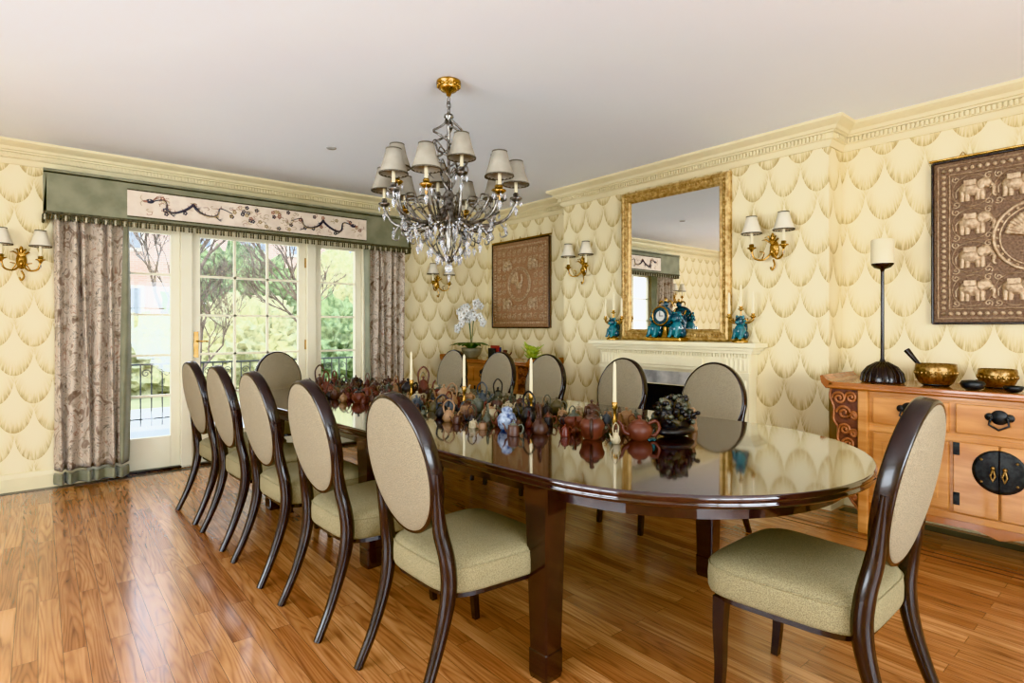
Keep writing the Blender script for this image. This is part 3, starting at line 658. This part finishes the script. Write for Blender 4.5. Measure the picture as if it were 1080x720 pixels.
b=B(); b.box((0,0,0.075),(0.03,0.13,0.15),M('book_red',(150,50,44),0.5),0.003); b.box((0.034,0.0,0.065),(0.028,0.12,0.13),M('book_blue',(56,70,120),0.5),0.003); b.box((-0.034,0.01,0.06),(0.028,0.11,0.12),mIron,0.003); b.obj('small_books',(3.98,5.08,Z2))
b=B(); b.lathe([(0.03,0),(0.05,0.03),(0.045,0.06),(0.02,0.08),(0.03,0.1),(0,0.11)],clays[10],20); b.tube(bez([(0.04,0,0.04),(0.08,0,0.06),(0.09,0,0.08)],4),0.007,clays[10]); b.obj('lacquer_jar',(3.95,4.86,Z2))

# ------------------------------------------------------------------ mantel ornaments
Zm=1.162
def taper(b,x,y,z,h=0.17,r=0.0085,mat=None): b.lathe([(r*1.1,0),(r*0.8,h*0.93),(0.002,h)],mat or mCandle,10,(x,y,z))
def foo_dog(b,ox,oy,oz,s,flip=1):
    old=b.M; b.M=old@Matrix.Translation((ox,oy,oz))@Matrix.Diagonal((s*flip,s,s,1))
    b.ell((0,0,0.05),(0.034,0.042,0.052),mTurq); b.ell((0,-0.008,0.115),(0.028,0.028,0.030),mTurqD); b.ell((0,-0.034,0.108),(0.016,0.015,0.013),mTurq)
    for q in range(9):
        a=2*pi*q/9; b.ell((0.027*math.cos(a),0.004,0.117+0.027*math.sin(a)),(0.010,0.014,0.010),mTurq,6,4)
    for k in (-1,1):
        b.tube([(k*0.02,-0.025,0.065),(k*0.022,-0.038,0.012)],[0.013,0.011],mTurq); b.ell((k*0.022,-0.045,0.008),(0.012,0.016,0.008),mTurq,8,5)
        b.ell((k*0.030,0.02,0.028),(0.016,0.028,0.026),mTurqD); b.ell((k*0.022,0.0,0.143),(0.008,0.006,0.012),mTurq)
    b.tube(bez([(0,0.04,0.03),(0,0.068,0.07),(0,0.05,0.115),(0,0.06,0.135)],5),lerpl([0.012,0.016,0.004],16),mTurqD)
    b.M=old
def candelabra():
    b=B(); b.lathe([(0.05,0),(0.052,0.012),(0.035,0.02),(0.03,0.03)],mGold,20)
    foo_dog(b,0,0,0.022,1.05)
    b.tube([(0,0.01,0.12),(0,0.01,0.20)],0.006,mGold)
    for x,zz in ((-0.085,0.17),(0,0.22),(0.085,0.17)):
        b.tube(bez([(0,0.01,0.16),(x*0.5,0.01,0.13 if x else 0.18),(x,0.01,zz-0.02),(x,0.01,zz)],6),0.005,mGold)
        b.lathe([(0.003,-0.01),(0.016,0.0),(0.02,0.006),(0.010,0.01),(0.012,0.025)],mGold,12,(x,0.01,zz)); taper(b,x,0.01,zz+0.02,0.15)
        for k in range(3): a=2*pi*k/3; b.tube([(x*0.6,0.01,0.14),(x*0.6+0.025*math.cos(a),0.01+0.02*math.sin(a),0.16),(x*0.6+0.03*math.cos(a),0.01+0.03*math.sin(a),0.15)],[0.004,0.005,0.001],mGold,6)
    return b.mesh('turquoise_candelabra')
cm=candelabra()
place(cm,'turquoise_candelabra',(4.17,3.52,Zm),-pi/2,1.15); place(cm,'turquoise_candelabra',(4.17,2.25,Zm),-pi/2,1.15)
b=B()
b.box((0,0,0.012),(0.28,0.09,0.024),mGold,0.005)
for s in (-1,1):
    b.tube([(s*0.12,-0.03,0.02),(s*0.13,-0.035,0.012)],0.010,mGold,8)
    foo_dog(b,s*0.085,0.0,0.024,1.1,s)
    for q in range(5): a=0.3+q*0.45; b.tube(bez([(s*0.05,0.01,0.12),(s*(0.06+0.05*math.cos(a)),0.01,0.14+0.05*math.sin(a)),(s*(0.06+0.075*math.cos(a-0.2)),0.01,0.13+0.075*math.sin(a-0.2))],4),lerpl([0.006,0.007,0.002],9),mGold if q%2 else mTurqD,6)
b.lathe([(0.04,0.024),(0.03,0.04),(0.018,0.07),(0.022,0.095)],mGold,16,(0,0,0))
b.at((0,-0.025,0.165),rx=pi/2); b.lathe([(0,-0.02),(0.062,-0.02),(0.072,0.01),(0.068,0.032),(0.056,0.038)],mTurqD,32); b.tube([(0.060*math.cos(2*pi*q/30),0.060*math.sin(2*pi*q/30),0.037) for q in range(30)],0.006,mGold,6,loop=True); b.lathe([(0.056,0.036),(0,0.041)],mDial,30); b.box((0,0.014,0.043),(0.004,0.034,0.002),mBlack); b.box((0.012,0,0.043),(0.026,0.004,0.002),mBlack)
for k in range(12): a=2*pi*k/12; b.box((0.045*math.cos(a),0.045*math.sin(a),0.0405),(0.006,0.006,0.002),mBlack)
b.M=Matrix.Identity(4)
b.ell((0,0,0.245),(0.020,0.018,0.020),mTurqD); b.ell((0,0,0.27),(0.010,0.010,0.016),mGold)
for k in (-1,1): b.tube(bez([(0,0,0.24),(k*0.03,0,0.265),(k*0.05,0,0.25),(k*0.045,0,0.235)],4),lerpl([0.007,0.006,0.002],13),mGold,6)
b.obj('turquoise_mantel_clock',(4.16,2.92,Zm),-pi/2,1.3)

# ------------------------------------------------------------------ dining table
TR=math.radians(4.0); R=0.83; Lc=2.68
TC=Vector((2.17,1.55,0))
def stad(rad,z,n=40):
    pts=[]
    for i in range(n+1):
        a=pi+pi*i/n; pts.append((rad*math.cos(a),rad*math.sin(a),z))
    for i in range(n+1):
        a=pi*i/n; pts.append((rad*math.cos(a),Lc+rad*math.sin(a),z))
    return pts
b=B()
prof=[(R-0.03,0.712),(R-0.012,0.716),(R-0.004,0.722),(R-0.002,0.730),(R-0.008,0.733),(R-0.004,0.738),(R,0.746),(R-0.002,0.755),(R-0.008,0.760)]
b.loft([stad(r,z) for r,z in prof],mMahog,True)
b.loft([stad(R-0.10,0.655),stad(R-0.10,0.712)],mMahogL,False)
def tleg(x,y):
    def sq(h,z,c=0.006):
        return [(x-h+c,y-h,z),(x+h-c,y-h,z),(x+h,y-h+c,z),(x+h,y+h-c,z),(x+h-c,y+h,z),(x-h+c,y+h,z),(x-h,y+h-c,z),(x-h,y-h+c,z)]
    b.loft([sq(0.042,0.0),sq(0.046,0.02),sq(0.046,0.10),sq(0.043,0.105),sq(0.052,0.50),sq(0.060,0.712)],mMahogL,False)
for x,y in ((-0.735,0.03),(0.50,0.03),(-0.70,Lc/2),(0.6,Lc/2),(-0.70,Lc),(0.6,Lc)): tleg(x,y)
b.obj('dining_table',TC,TR)
TM=Matrix.Translation(TC)@Matrix.Rotation(TR,4,'Z')

# ------------------------------------------------------------------ chairs
def chair_mesh():
    b=B()
    def ring(s,z,dy=0):
        out=[]
        for j in range(48):
            a=2*pi*j/48; c,q=math.cos(a),math.sin(a); e=0.42
            y=0.25*s*math.copysign(abs(q)**e,q)+dy; w=0.25+0.05*(y/0.5); x=w*s*math.copysign(abs(c)**e,c); out.append((x,y+0.02,z))
        return out
    b.loft([ring(0.95,0.375),ring(0.985,0.378),ring(1.0,0.39),ring(1.003,0.43),ring(0.995,0.455),ring(0.965,0.473),ring(0.9,0.484),ring(0.75,0.494),ring(0.5,0.500),ring(0.2,0.502)],mFab,True)
    b.tube([tuple(p) for p in ring(0.985,0.462)],0.004,mFab,6,loop=True)
    b.loft([ring(0.93,0.355),ring(0.93,0.38)],mLegwood,False)
    A,Bh=0.218,0.255
    for s in (-1,1):
        pts=bez([(s*0.215,0.20,0.36),(s*0.215,0.205,0.25),(s*0.213,0.205,0.12),(s*0.212,0.215,0.0)],5)
        b.tube(pts,lerpl([0.030,0.026,0.021,0.018],len(pts)),mLegwood,4,smooth=False)
        pts=bez([(s*0.205,-0.345,0.0),(s*0.20,-0.285,0.13),(s*0.20,-0.235,0.28),(s*0.205,-0.215,0.40),(s*0.205,-0.222,0.50),(s*0.190,-0.240,0.60),(s*0.198,-0.256,0.70),(s*0.214,-0.272,0.80)],8)
        b.tube(pts,lerpl([0.017,0.020,0.025,0.029,0.028,0.026,0.019,0.010],len(pts)),mLegwood,8,smooth=True)
    th=math.radians(11); C=Vector((0,-0.272,0.80)); U=Vector((1,0,0)); V=Vector((0,-math.sin(th),math.cos(th))); Nn=Vector((0,math.cos(th),math.sin(th)))
    n=96
    rings=[]
    for j in range(n):
        a=2*pi*j/n; rings.append([C+U*(ra*math.cos(a))+V*(rb*math.sin(a))+Nn*d for ra,rb,d in ((A-0.004,Bh-0.004,-0.026),(A,Bh,-0.020),(A,Bh,0.020),(A-0.004,Bh-0.004,0.026),(A-0.026,Bh-0.026,0.026),(A-0.026,Bh-0.026,-0.026))])
    rings.append(rings[0]); b.loft(rings,mLegwood,True,cap0=False,cap1=False)
    for sgn,mt in ((1,mFabB),(-1,mFabB)):
        rg=[]
        for s,d in ((1.0,0.020),(0.985,0.030),(0.95,0.035),(0.8,0.042),(0.5,0.048),(0.2,0.050),(0.01,0.050)):
            ka=(A-0.009)*s; kb=(Bh-0.009)*s
            rg.append([C+U*(ka*math.cos(2*pi*j/n))+V*(kb*math.sin(2*pi*j/n))+Nn*(sgn*d*0.86) for j in range(n)])
        b.loft(rg,mt,True,cap0=False)
    return b.mesh('dining_chair')
cmh=chair_mesh()
for i,(y,dx,dr) in enumerate(((1.81,-0.02,1),(2.50,-0.08,2),(3.16,-0.12,3),(3.78,-0.15,3),(4.38,-0.18,4))):
    place(cmh,'dining_chair',(1.29+dx,y,0),-pi/2+math.radians(dr))
for i,(y,dx,dr) in enumerate(((1.98,0,2),(2.72,-0.02,0),(3.50,-0.05,3),(4.1,-0.08,4),(4.78,-0.13,4))):
    place(cmh,'dining_chair',(3.07+dx,y,0),pi/2+math.radians(dr))
place(cmh,'dining_chair',(2.01,0.83,0),math.radians(1),1.02)
place(cmh,'dining_chair',(1.76,5.20,0),pi+math.radians(8))

# ------------------------------------------------------------------ teapots
TZ=0.761
def teapot(b,loc,rz,r,h,mat,style=0,mat2=None):
    old=b.M; b.M=old@Matrix.Translation(loc)@Matrix.Rotation(rz,4,'Z'); mat2=mat2 or mat
    if style==0: pr=[(r*0.6,0),(r*0.85,h*0.12),(r,h*0.36),(r*0.92,h*0.56),(r*0.55,h*0.72)]
    elif style==1: pr=[(r*0.97,0),(r,h*0.08),(r*0.85,h*0.60),(r*0.80,h*0.68),(r*0.5,h*0.72)]
    elif style==2: pr=[(r*0.5,0),(r*0.75,h*0.1),(r*0.8,h*0.32),(r*0.95,h*0.46),(r*0.8,h*0.62),(r*0.5,h*0.72)]
    else: pr=[(r*0.7,0),(r*0.95,h*0.2),(r*0.75,h*0.5),(r*0.5,h*0.66),(r*0.45,h*0.72)]
    pl,pn=(0.06,10) if style==2 else (0,0)
    b.lathe(pr,mat,20,pleat=pl,pn=pn)
    b.lathe([(pr[-1][0]*1.12,h*0.71),(pr[-1][0]*1.12,h*0.74),(pr[-1][0]*0.8,h*0.80),(r*0.12,h*0.84),(r*0.09,h*0.88),(r*0.20,h*0.94),(r*0.16,h*1.0),(0,h*1.03)],mat2,16)
    b.tube(bez([(r*0.75,0,h*0.22),(r*1.25,0,h*0.34),(r*1.42,0,h*0.62),(r*1.75,0,h*0.80)],4),lerpl([r*0.26,r*0.18,r*0.12,r*0.10],13),mat,8)
    if style==3: b.tube(bez([(r*0.6,0,h*0.6),(r*0.75,0,h*1.2),(0,0,h*1.55),(-r*0.75,0,h*1.2),(-r*0.6,0,h*0.6)],4),r*0.12,mat2,6)
    else: b.tube(bez([(-r*0.7,0,h*0.64),(-r*1.35,0,h*0.74),(-r*1.6,0,h*0.42),(-r*1.2,0,h*0.14),(-r*0.8,0,h*0.18)],4),r*0.13,mat2,6)
    b.M=old
solid=[]
def tp_obj(x,y,r,h,ci,style,rz,name='teapot',c2=None):
    b=B(); teapot(b,(0,0,0),rz,r,h,clays[ci],style,clays[c2] if c2 is not None else None)
    w=TM@Vector((x,y,0)); b.obj(name,(w.x,w.y,TZ)); solid.append((x,y,r*1.3))
tp_obj(-0.02,0.10,0.060,0.11,0,0,2.6); tp_obj(-0.17,0.26,0.062,0.135,0,2,0.7,c2=1); tp_obj(0.22,0.34,0.050,0.10,2,1,3.5)
tp_obj(-0.25,0.52,0.048,0.09,1,3,1.0); tp_obj(-0.05,0.47,0.053,0.10,0,2,4.0,c2=3); tp_obj(0.26,0.60,0.050,0.11,6,1,0.3)
tp_obj(-0.17,0.98,0.046,0.095,5,0,0.5,c2=2); tp_obj(-0.06,0.78,0.050,0.11,4,3,1.8); tp_obj(0.28,0.88,0.046,0.10,9,2,3.0)
b=B(); b.lathe([(0.032,0),(0.046,0.025),(0.050,0.055),(0.038,0.082),(0.025,0.09),(0.029,0.098),(0.028,0.11),(0.01,0.118),(0,0.12)],clays[8],24); w=TM@Vector((-0.30,0.70,0)); b.obj('porcelain_ginger_jar',(w.x,w.y,TZ)); solid.append((-0.30,0.70,0.05))
b=B(); rr=random.Random(11)
b.ell((0,0,0.03),(0.12,0.08,0.03),clays[4]); b.ell((0.0,0,0.07),(0.095,0.065,0.065),clays[4]); b.ell((0.03,0.0,0.13),(0.07,0.05,0.055),clays[9]); b.ell((-0.06,0,0.10),(0.045,0.045,0.055),clays[4])
for k in range(120):
    a=rr.uniform(0,2*pi); e_=rr.uniform(-0.2,1.3); c0=(0.0,0.0,0.08)
    d=Vector((math.cos(a)*math.cos(e_)*0.10,math.sin(a)*math.cos(e_)*0.07,math.sin(e_)*0.10+0.07))
    p=[d*0.6+Vector((0,0,0.02)),d+Vector((rr.uniform(-.012,.012),rr.uniform(-.012,.012),0.01)),d*1.08+Vector((rr.uniform(-.025,.025),rr.uniform(-.025,.025),rr.uniform(-0.01,.02)))]
    pp=bez(p,3); b.tube(pp,lerpl([0.014,0.013,0.006],len(pp)),clays[4] if k%3 else clays[9],6)
    if k%2: b.ell(tuple(pp[-1]),(rr.uniform(0.008,0.016),rr.uniform(0.008,0.014),rr.uniform(0.008,0.014)),clays[4] if k%4==1 else clays[3],7,5)
w=TM@Vector((0.17,0.03,0)); b.obj('root_carving',(w.x,w.y,TZ)); solid.append((0.17,0.03,0.14))
b=B(); b.lathe([(0.022,0),(0.026,0.01),(0.018,0.05),(0.022,0.07),(0.01,0.085)],clays[2],14); b.ell((0,0,0.10),0.016,clays[2]); b.ell((0.02,0,0.06),(0.012,0.01,0.022),clays[9]); w=TM@Vector((0.36,0.04,0)); b.obj('clay_figurine',(w.x,w.y,TZ)); solid.append((0.36,0.04,0.035))
cand=[(0.09,0.32),(0.06,0.88),(0.03,1.45),(0.03,2.05)]
for c in cand: solid.append((c[0],c[1],0.042))
b=B(); rr=random.Random(21); placed=list(solid); nn=0
tries=0
while nn<200 and tries<30000:
    tries+=1
    y=rr.uniform(0.12,3.30); x=rr.uniform(-0.38,0.38)
    if y<0.5 and x<-0.26: continue
    if y>2.95 and abs(x)>0.28: continue
    small=y<1.1 or rr.random()<0.35
    r=rr.uniform(0.020,0.034) if small else rr.uniform(0.032,0.054)
    if any((x-q[0])**2+(y-q[1])**2<(1.22*(r+q[2]))**2 for q in placed): continue
    placed.append((x,y,r)); nn+=1
    w=TM@Vector((x,y,0))
    teapot(b,(w.x,w.y,TZ),rr.uniform(0,6.28),r,r*rr.uniform(1.7,2.6),clays[rr.choice([0,0,1,1,2,3,4,5,6,6,7,9,10,1,4,3,2])],rr.choice([0,1,1,2,3,3]),clays[rr.choice([0,1,4,6,3])] if rr.random()<0.3 else None)
b.obj('teapot_collection')
def candlestick_mesh():
    b=B(); b.lathe([(0.038,0),(0.04,0.006),(0.015,0.016),(0.008,0.03),(0.014,0.05),(0.008,0.065),(0.007,0.10),(0.015,0.115),(0.012,0.125),(0.016,0.14),(0.013,0.142)],mGold,18); taper(b,0,0,0.135,0.21,0.009); return b.mesh('candlestick')
ck=candlestick_mesh()
for (x,y) in cand:
    w=TM@Vector((x,y,0)); place(ck,'candlestick',(w.x,w.y,TZ))

# ------------------------------------------------------------------ chandelier
b=B()
b.lathe([(0.0,H),(0.07,H),(0.072,H-0.012),(0.055,H-0.022),(0.06,H-0.035),(0.045,H-0.055),(0.018,H-0.065),(0.012,H-0.085),(0.0,H-0.09)],mGold,28)
for k in range(16): a=2*pi*k/16; b.ell((0.062*math.cos(a),0.062*math.sin(a),H-0.028),0.010,mGold,7,5)
z=H-0.09
for k in range(4):
    ax=(1,0) if k%2 else (0,1); zc=z-0.02-k*0.030
    b.tube([(0.012*math.cos(t)*ax[0],0.012*math.cos(t)*ax[1],zc+0.022*math.sin(t)) for t in [2*pi*i/14 for i in range(14)]],0.0035,mSilver,6,loop=True)
b.lathe([(0.0,2.53),(0.025,2.525),(0.03,2.51),(0.012,2.495),(0.02,2.48),(0.01,2.46),(0.008,2.1),(0.02,2.08),(0.035,2.05),(0.03,2.0),(0.045,1.97),(0.05,1.93),(0.03,1.90),(0.02,1.86),(0.03,1.83),(0.015,1.79),(0.02,1.75),(0.0,1.70)],mSilver,20)
def rz_(r,a,z): return (r*math.cos(a),r*math.sin(a),z)
for k in range(4):
    pts=[]
    for i in range(45):
        t=i/44; r=0.012+0.11*math.sin(pi*t**0.8)*(0.55+0.45*math.sin(2.5*pi*t)**2); pts.append(rz_(r,k*pi/2+2.2*pi*t,2.50-0.42*t))
    b.tube(pts,0.0065,mSilver,7)
    for i in range(4,44,3): b.ell(pts[i],0.008,mCry if i%2 else mSilver,6,4)
    for w in range(2):
        a=k*pi/2+w*0.6; b.tube(bez([rz_(0.02,a,2.30-0.12*w),rz_(0.09,a,2.36-0.12*w),rz_(0.12,a,2.31-0.12*w),rz_(0.095,a,2.28-0.12*w)],5),0.004,mSilver,6)
NA=12
for k in range(NA):
    a=2*pi*k/NA+0.17; inner=(k%3==2); Ro=0.30 if inner else 0.40; zc=2.10 if inner else 2.01
    pts=bez([rz_(0.03,a,1.97),rz_(0.10,a,1.90),rz_(Ro*0.55,a,1.87),rz_(Ro*0.85,a,1.90),rz_(Ro,a,zc-0.02)],8)
    b.tube(pts,lerpl([0.009,0.010,0.007],len(pts)),mSilver,8)
    for i in range(3,len(pts)-2,3): b.ell(tuple(pts[i]),(0.010,0.010,0.008),mSilver,7,4)
    for (u0,du,dz) in ((0.35,0.10,0.10),(0.6,0.08,0.10),(0.75,0.05,-0.07)):
        r0=Ro*u0; z0=1.89; b.tube(bez([rz_(r0,a,z0),rz_(r0+du,a,z0+dz),rz_(r0+du*0.3,a,z0+dz*1.3),rz_(r0+du*0.1,a,z0+dz*0.9)],5),lerpl([0.006,0.005,0.002],16),mSilver,6)
    c=rz_(Ro,a,zc)
    b.lathe([(0.002,-0.045),(0.008,-0.03),(0.006,-0.015),(0.022,-0.005),(0.036,0.006),(0.034,0.012),(0.014,0.014),(0.018,0.03),(0.012,0.04)],mGold if k%2 else mSilver,16,c)
    b.lathe([(0.0095,0.03),(0.0095,0.12)],mCandle,10,c)
    shade(b,(c[0],c[1],c[2]+0.085),0.040,0.077,0.135,mShade,mShadeTrim)
    for w in range(6):
        aa=2*pi*w/6; b.tube([(c[0]+0.034*math.cos(aa),c[1]+0.034*math.sin(aa),zc+0.006),(c[0]+0.034*math.cos(aa),c[1]+0.034*math.sin(aa),zc-0.012)],0.001,mSilver,4); b.octa((c[0]+0.034*math.cos(aa),c[1]+0.034*math.sin(aa),zc-0.02),0.007,0.03,mCry)
    b.octa((c[0],c[1],zc-0.06),0.014,0.06,mCry)
    for u in (0.35,0.55,0.75):
        p=pts[int(len(pts)*u)]; b.tube([tuple(p),(p.x,p.y,p.z-0.03)],0.001,mSilver,4); b.ell((p.x,p.y,p.z-0.03),0.006,mCry,6,4); b.octa((p.x,p.y,p.z-0.055),0.013,0.06,mCry)
    a2=2*pi*(k+1)/NA+0.17
    for i in range(9):
        t=i/8; aa=a+(a2-a)*t; b.ell(rz_(0.25,aa,1.87-0.05*math.sin(pi*t)),0.0065,mCry,6,4)
for k in range(8):
    a=2*pi*k/8
    pts=bez([rz_(0.03,a,1.90),rz_(0.10,a,1.84),rz_(0.135,a,1.79),rz_(0.09,a,1.72),rz_(0.035,a,1.68),rz_(0.01,a,1.66)],5); b.tube(pts,0.005,mSilver,6)
    b.tube(bez([rz_(0.135,a,1.79),rz_(0.18,a,1.77),rz_(0.19,a,1.81),rz_(0.165,a,1.82)],5),0.004,mSilver,6)
    for rr_,zz in ((0.185,1.755),(0.12,1.73),(0.07,1.69)): b.octa(rz_(rr_,a,zz-0.01),0.014,0.06,mCry)
b.lathe([(0.0,1.70),(0.012,1.69),(0.02,1.67),(0.01,1.655)],mSilver,14); b.ell((0,0,1.625),(0.024,0.024,0.028),mCry,12,8); b.octa((0,0,1.575),0.012,0.05,mCry)
b.obj('chandelier',(1.85,2.80,0))

# ------------------------------------------------------------------ exterior
b=B(); b.bx(-14,24,YF+0.2,11,-0.2,-0.05,mStone); b.bx(-14,24,11,50,-0.2,-0.04,mGrass); b.bx(-20,XL-0.2,-16,YF+0.2,-0.2,-0.05,mStone); b.bx(XL-0.2,24,-20,YB-0.2,-0.2,-0.05,mStone); b.obj('ground_terrace')
def bush(name,loc,r,mat,seed):
    bm=bmesh.new(); bmesh.ops.create_icosphere(bm,subdivisions=5,radius=1)
    for v in bm.verts:
        d=1+0.25*mnoise.noise(v.co*2.2+Vector((seed,0,0)))+0.22*mnoise.noise(v.co*7+Vector((0,seed,0)))+0.2*mnoise.noise(v.co*19)
        v.co=Vector((v.co.x*r[0],v.co.y*r[1],max(v.co.z,-0.5)*r[2]))*d
    me=bpy.data.meshes.new(name); bm.to_mesh(me); bm.free(); me.materials.append(mat); 
    return place(me,name,loc)
for i,(x,y,rx,rz,mt) in enumerate(((-2.4,13,1.2,1.1,mBushL),(-0.4,12.7,1.2,1.3,mBush),(1.6,13.5,1.2,1.0,mBushL),(3.6,13.2,1.2,1.25,mBushL),(5.6,13.6,1.2,1.3,mBush),(8.4,14.6,1.4,1.6,mBush),(-4.8,14,1.4,1.7,mBush),(-0.4,18,1.8,2.2,mBushL),(4.6,18,1.8,2.4,mBush),(7.6,18.5,1.6,2.6,mBushL))):
    bush('garden_bush',(x,y,rz*0.45),(rx,rx*0.8,rz),mt,i*3.1)
def tree(name,loc,hh,seed,r0=0.09,depth=5):
    rr=random.Random(seed); b=B()
    def br(p,d,l,r,dep):
        q=p+d*l*0.5+Vector((rr.uniform(-.06,.06),rr.uniform(-.06,.06),0))*l; e=p+d*l
        b.tube([p,q,e],[r,r*0.85,r*0.68],mBark,4)
        if dep==0: return
        for k in range(3 if dep>1 else 5):
            nd=(d+Vector((rr.uniform(-.75,.75),rr.uniform(-.75,.75),rr.uniform(-.15,.55)))).normalized()
            br(e if k<2 else q,nd,l*rr.uniform(0.6,0.82),r*0.62,dep-1)
    br(Vector((0,0,0)),Vector((0,0,1)),hh*0.3,r0,depth); return b.obj(name,loc)
tree('bare_tree',(-0.6,10.4,-0.06),4.2,1,0.055,6); tree('bare_tree',(4.1,11.2,-0.06),4.5,2,0.06,6); tree('bare_tree',(2.6,15.6,-0.06),6.5,5,0.10,6); tree('bare_tree',(9.0,12.2,-0.06),6,9,0.10); tree('bare_tree',(2.2,11.2,-0.06),3.4,13,0.045,6)
b=B(); b.bx(-9,3.2,26,34,-0.1,7.5,mBrick); b.bx(3.2,16,24,34,-0.1,8.2,mBrick)
for x in [-7.5+2.0*i for i in range(12)]:
    yy=26 if x<3 else 24
    for z in (1.2,4.3): b.bx(x-0.65,x+0.65,yy-0.06,yy,z-0.1,z+1.7,mWhiteP); b.bx(x-0.52,x-0.04,yy-0.09,yy-0.05,z+0.02,z+1.58,mWin); b.bx(x+0.04,x+0.52,yy-0.09,yy-0.05,z+0.02,z+1.58,mWin)
b.bx(-9.2,3.3,25.8,34,7.5,7.8,mWhiteP); b.bx(3.0,16.2,23.8,34,8.2,8.5,mWhiteP)
b.add([(4.6,23.2,3.1),(8.0,23.2,3.1),(8.0,24,3.6),(4.6,24,3.6),(4.6,23.2,3.0),(8.0,23.2,3.0)],[(0,1,2,3),(4,5,1,0)],mRoofG)
b.obj('neighbour_house')
b=B(); b.bx(4.4,9.5,9.2,9.5,-0.06,1.25,mBrick); b.bx(4.35,9.5,9.15,9.55,1.25,1.32,mStone); b.obj('garden_brick_wall')
b=B()
for i in range(60): x=-3.2+i*0.125; b.tube([(x,9.0,-0.06),(x,9.0,0.78)],0.009,mIron,5)
b.tube([(-3.3,9,0.78),(4.3,9,0.78)],0.014,mIron,6); b.tube([(-3.3,9,0.05),(4.3,9,0.05)],0.012,mIron,6)
for i in range(30): b.tube([(p[0],9.0,p[2]) for p in scroll(-3.14+i*0.25,0.66,0.055,1.4,1)],0.006,mIron,5)
b.obj('iron_railing')

# ------------------------------------------------------------------ lights
def area(name,loc,aim,sx,sy,e,col=(1,1,1)):
    l=bpy.data.lights.new(name,'AREA'); l.shape='RECTANGLE'; l.size=sx; l.size_y=sy; l.energy=e; l.color=col
    o=bpy.data.objects.new(name,l); o.location=loc; o.rotation_euler=(-Vector(aim)).to_track_quat('Z','Y').to_euler(); scene.collection.objects.link(o); return o
area('fill_light_west',(XL-0.35,1.8,1.40),(1,0,0.32),3.1,1.7,175,(0.80,0.905,1.0))  # area lamp added as interior fill, outside the unseen west window
area('fill_light_south',(0.7,YB-0.35,1.40),(-0.25,1,0.36),3.7,1.7,230,(0.80,0.905,1.0))  # second added fill lamp, behind the camera at the south opening
s=bpy.data.lights.new('sun','SUN'); s.energy=6.0; s.angle=0.01; s.color=(1,0.96,0.9)
so=bpy.data.objects.new('sun',s); so.rotation_euler=Vector((-0.55,-0.65,0.75)).to_track_quat('Z','Y').to_euler(); scene.collection.objects.link(so)
w=bpy.data.worlds.new('World'); scene.world=w; w.use_nodes=True
nt=w.node_tree; bg=nt.nodes['Background']
tc=nt.nodes.new('ShaderNodeTexCoord'); sp=nt.nodes.new('ShaderNodeSeparateXYZ'); cr=nt.nodes.new('ShaderNodeValToRGB')
nt.links.new(tc.outputs['Generated'],sp.inputs[0]); nt.links.new(sp.outputs[2],cr.inputs[0]); nt.links.new(cr.outputs[0],bg.inputs[0])
cr.color_ramp.elements[0].color=(0.92,0.95,1.0,1); cr.color_ramp.elements[1].color=(0.55,0.74,1.0,1); bg.inputs[1].default_value=4.6

# ------------------------------------------------------------------ camera
cd=bpy.data.cameras.new('cam'); cd.lens=20.0; cd.sensor_width=36; cd.shift_y=-15/1080.0; cd.clip_start=0.05
co=bpy.data.objects.new('cam',cd); co.location=(0,0,1.28); co.rotation_euler=(pi/2,0,-math.radians(39.8)); scene.collection.objects.link(co); scene.camera=co
try: scene.view_settings.view_transform='Khronos PBR Neutral'
except Exception: scene.view_settings.view_transform='Standard'
scene.view_settings.exposure=0.28
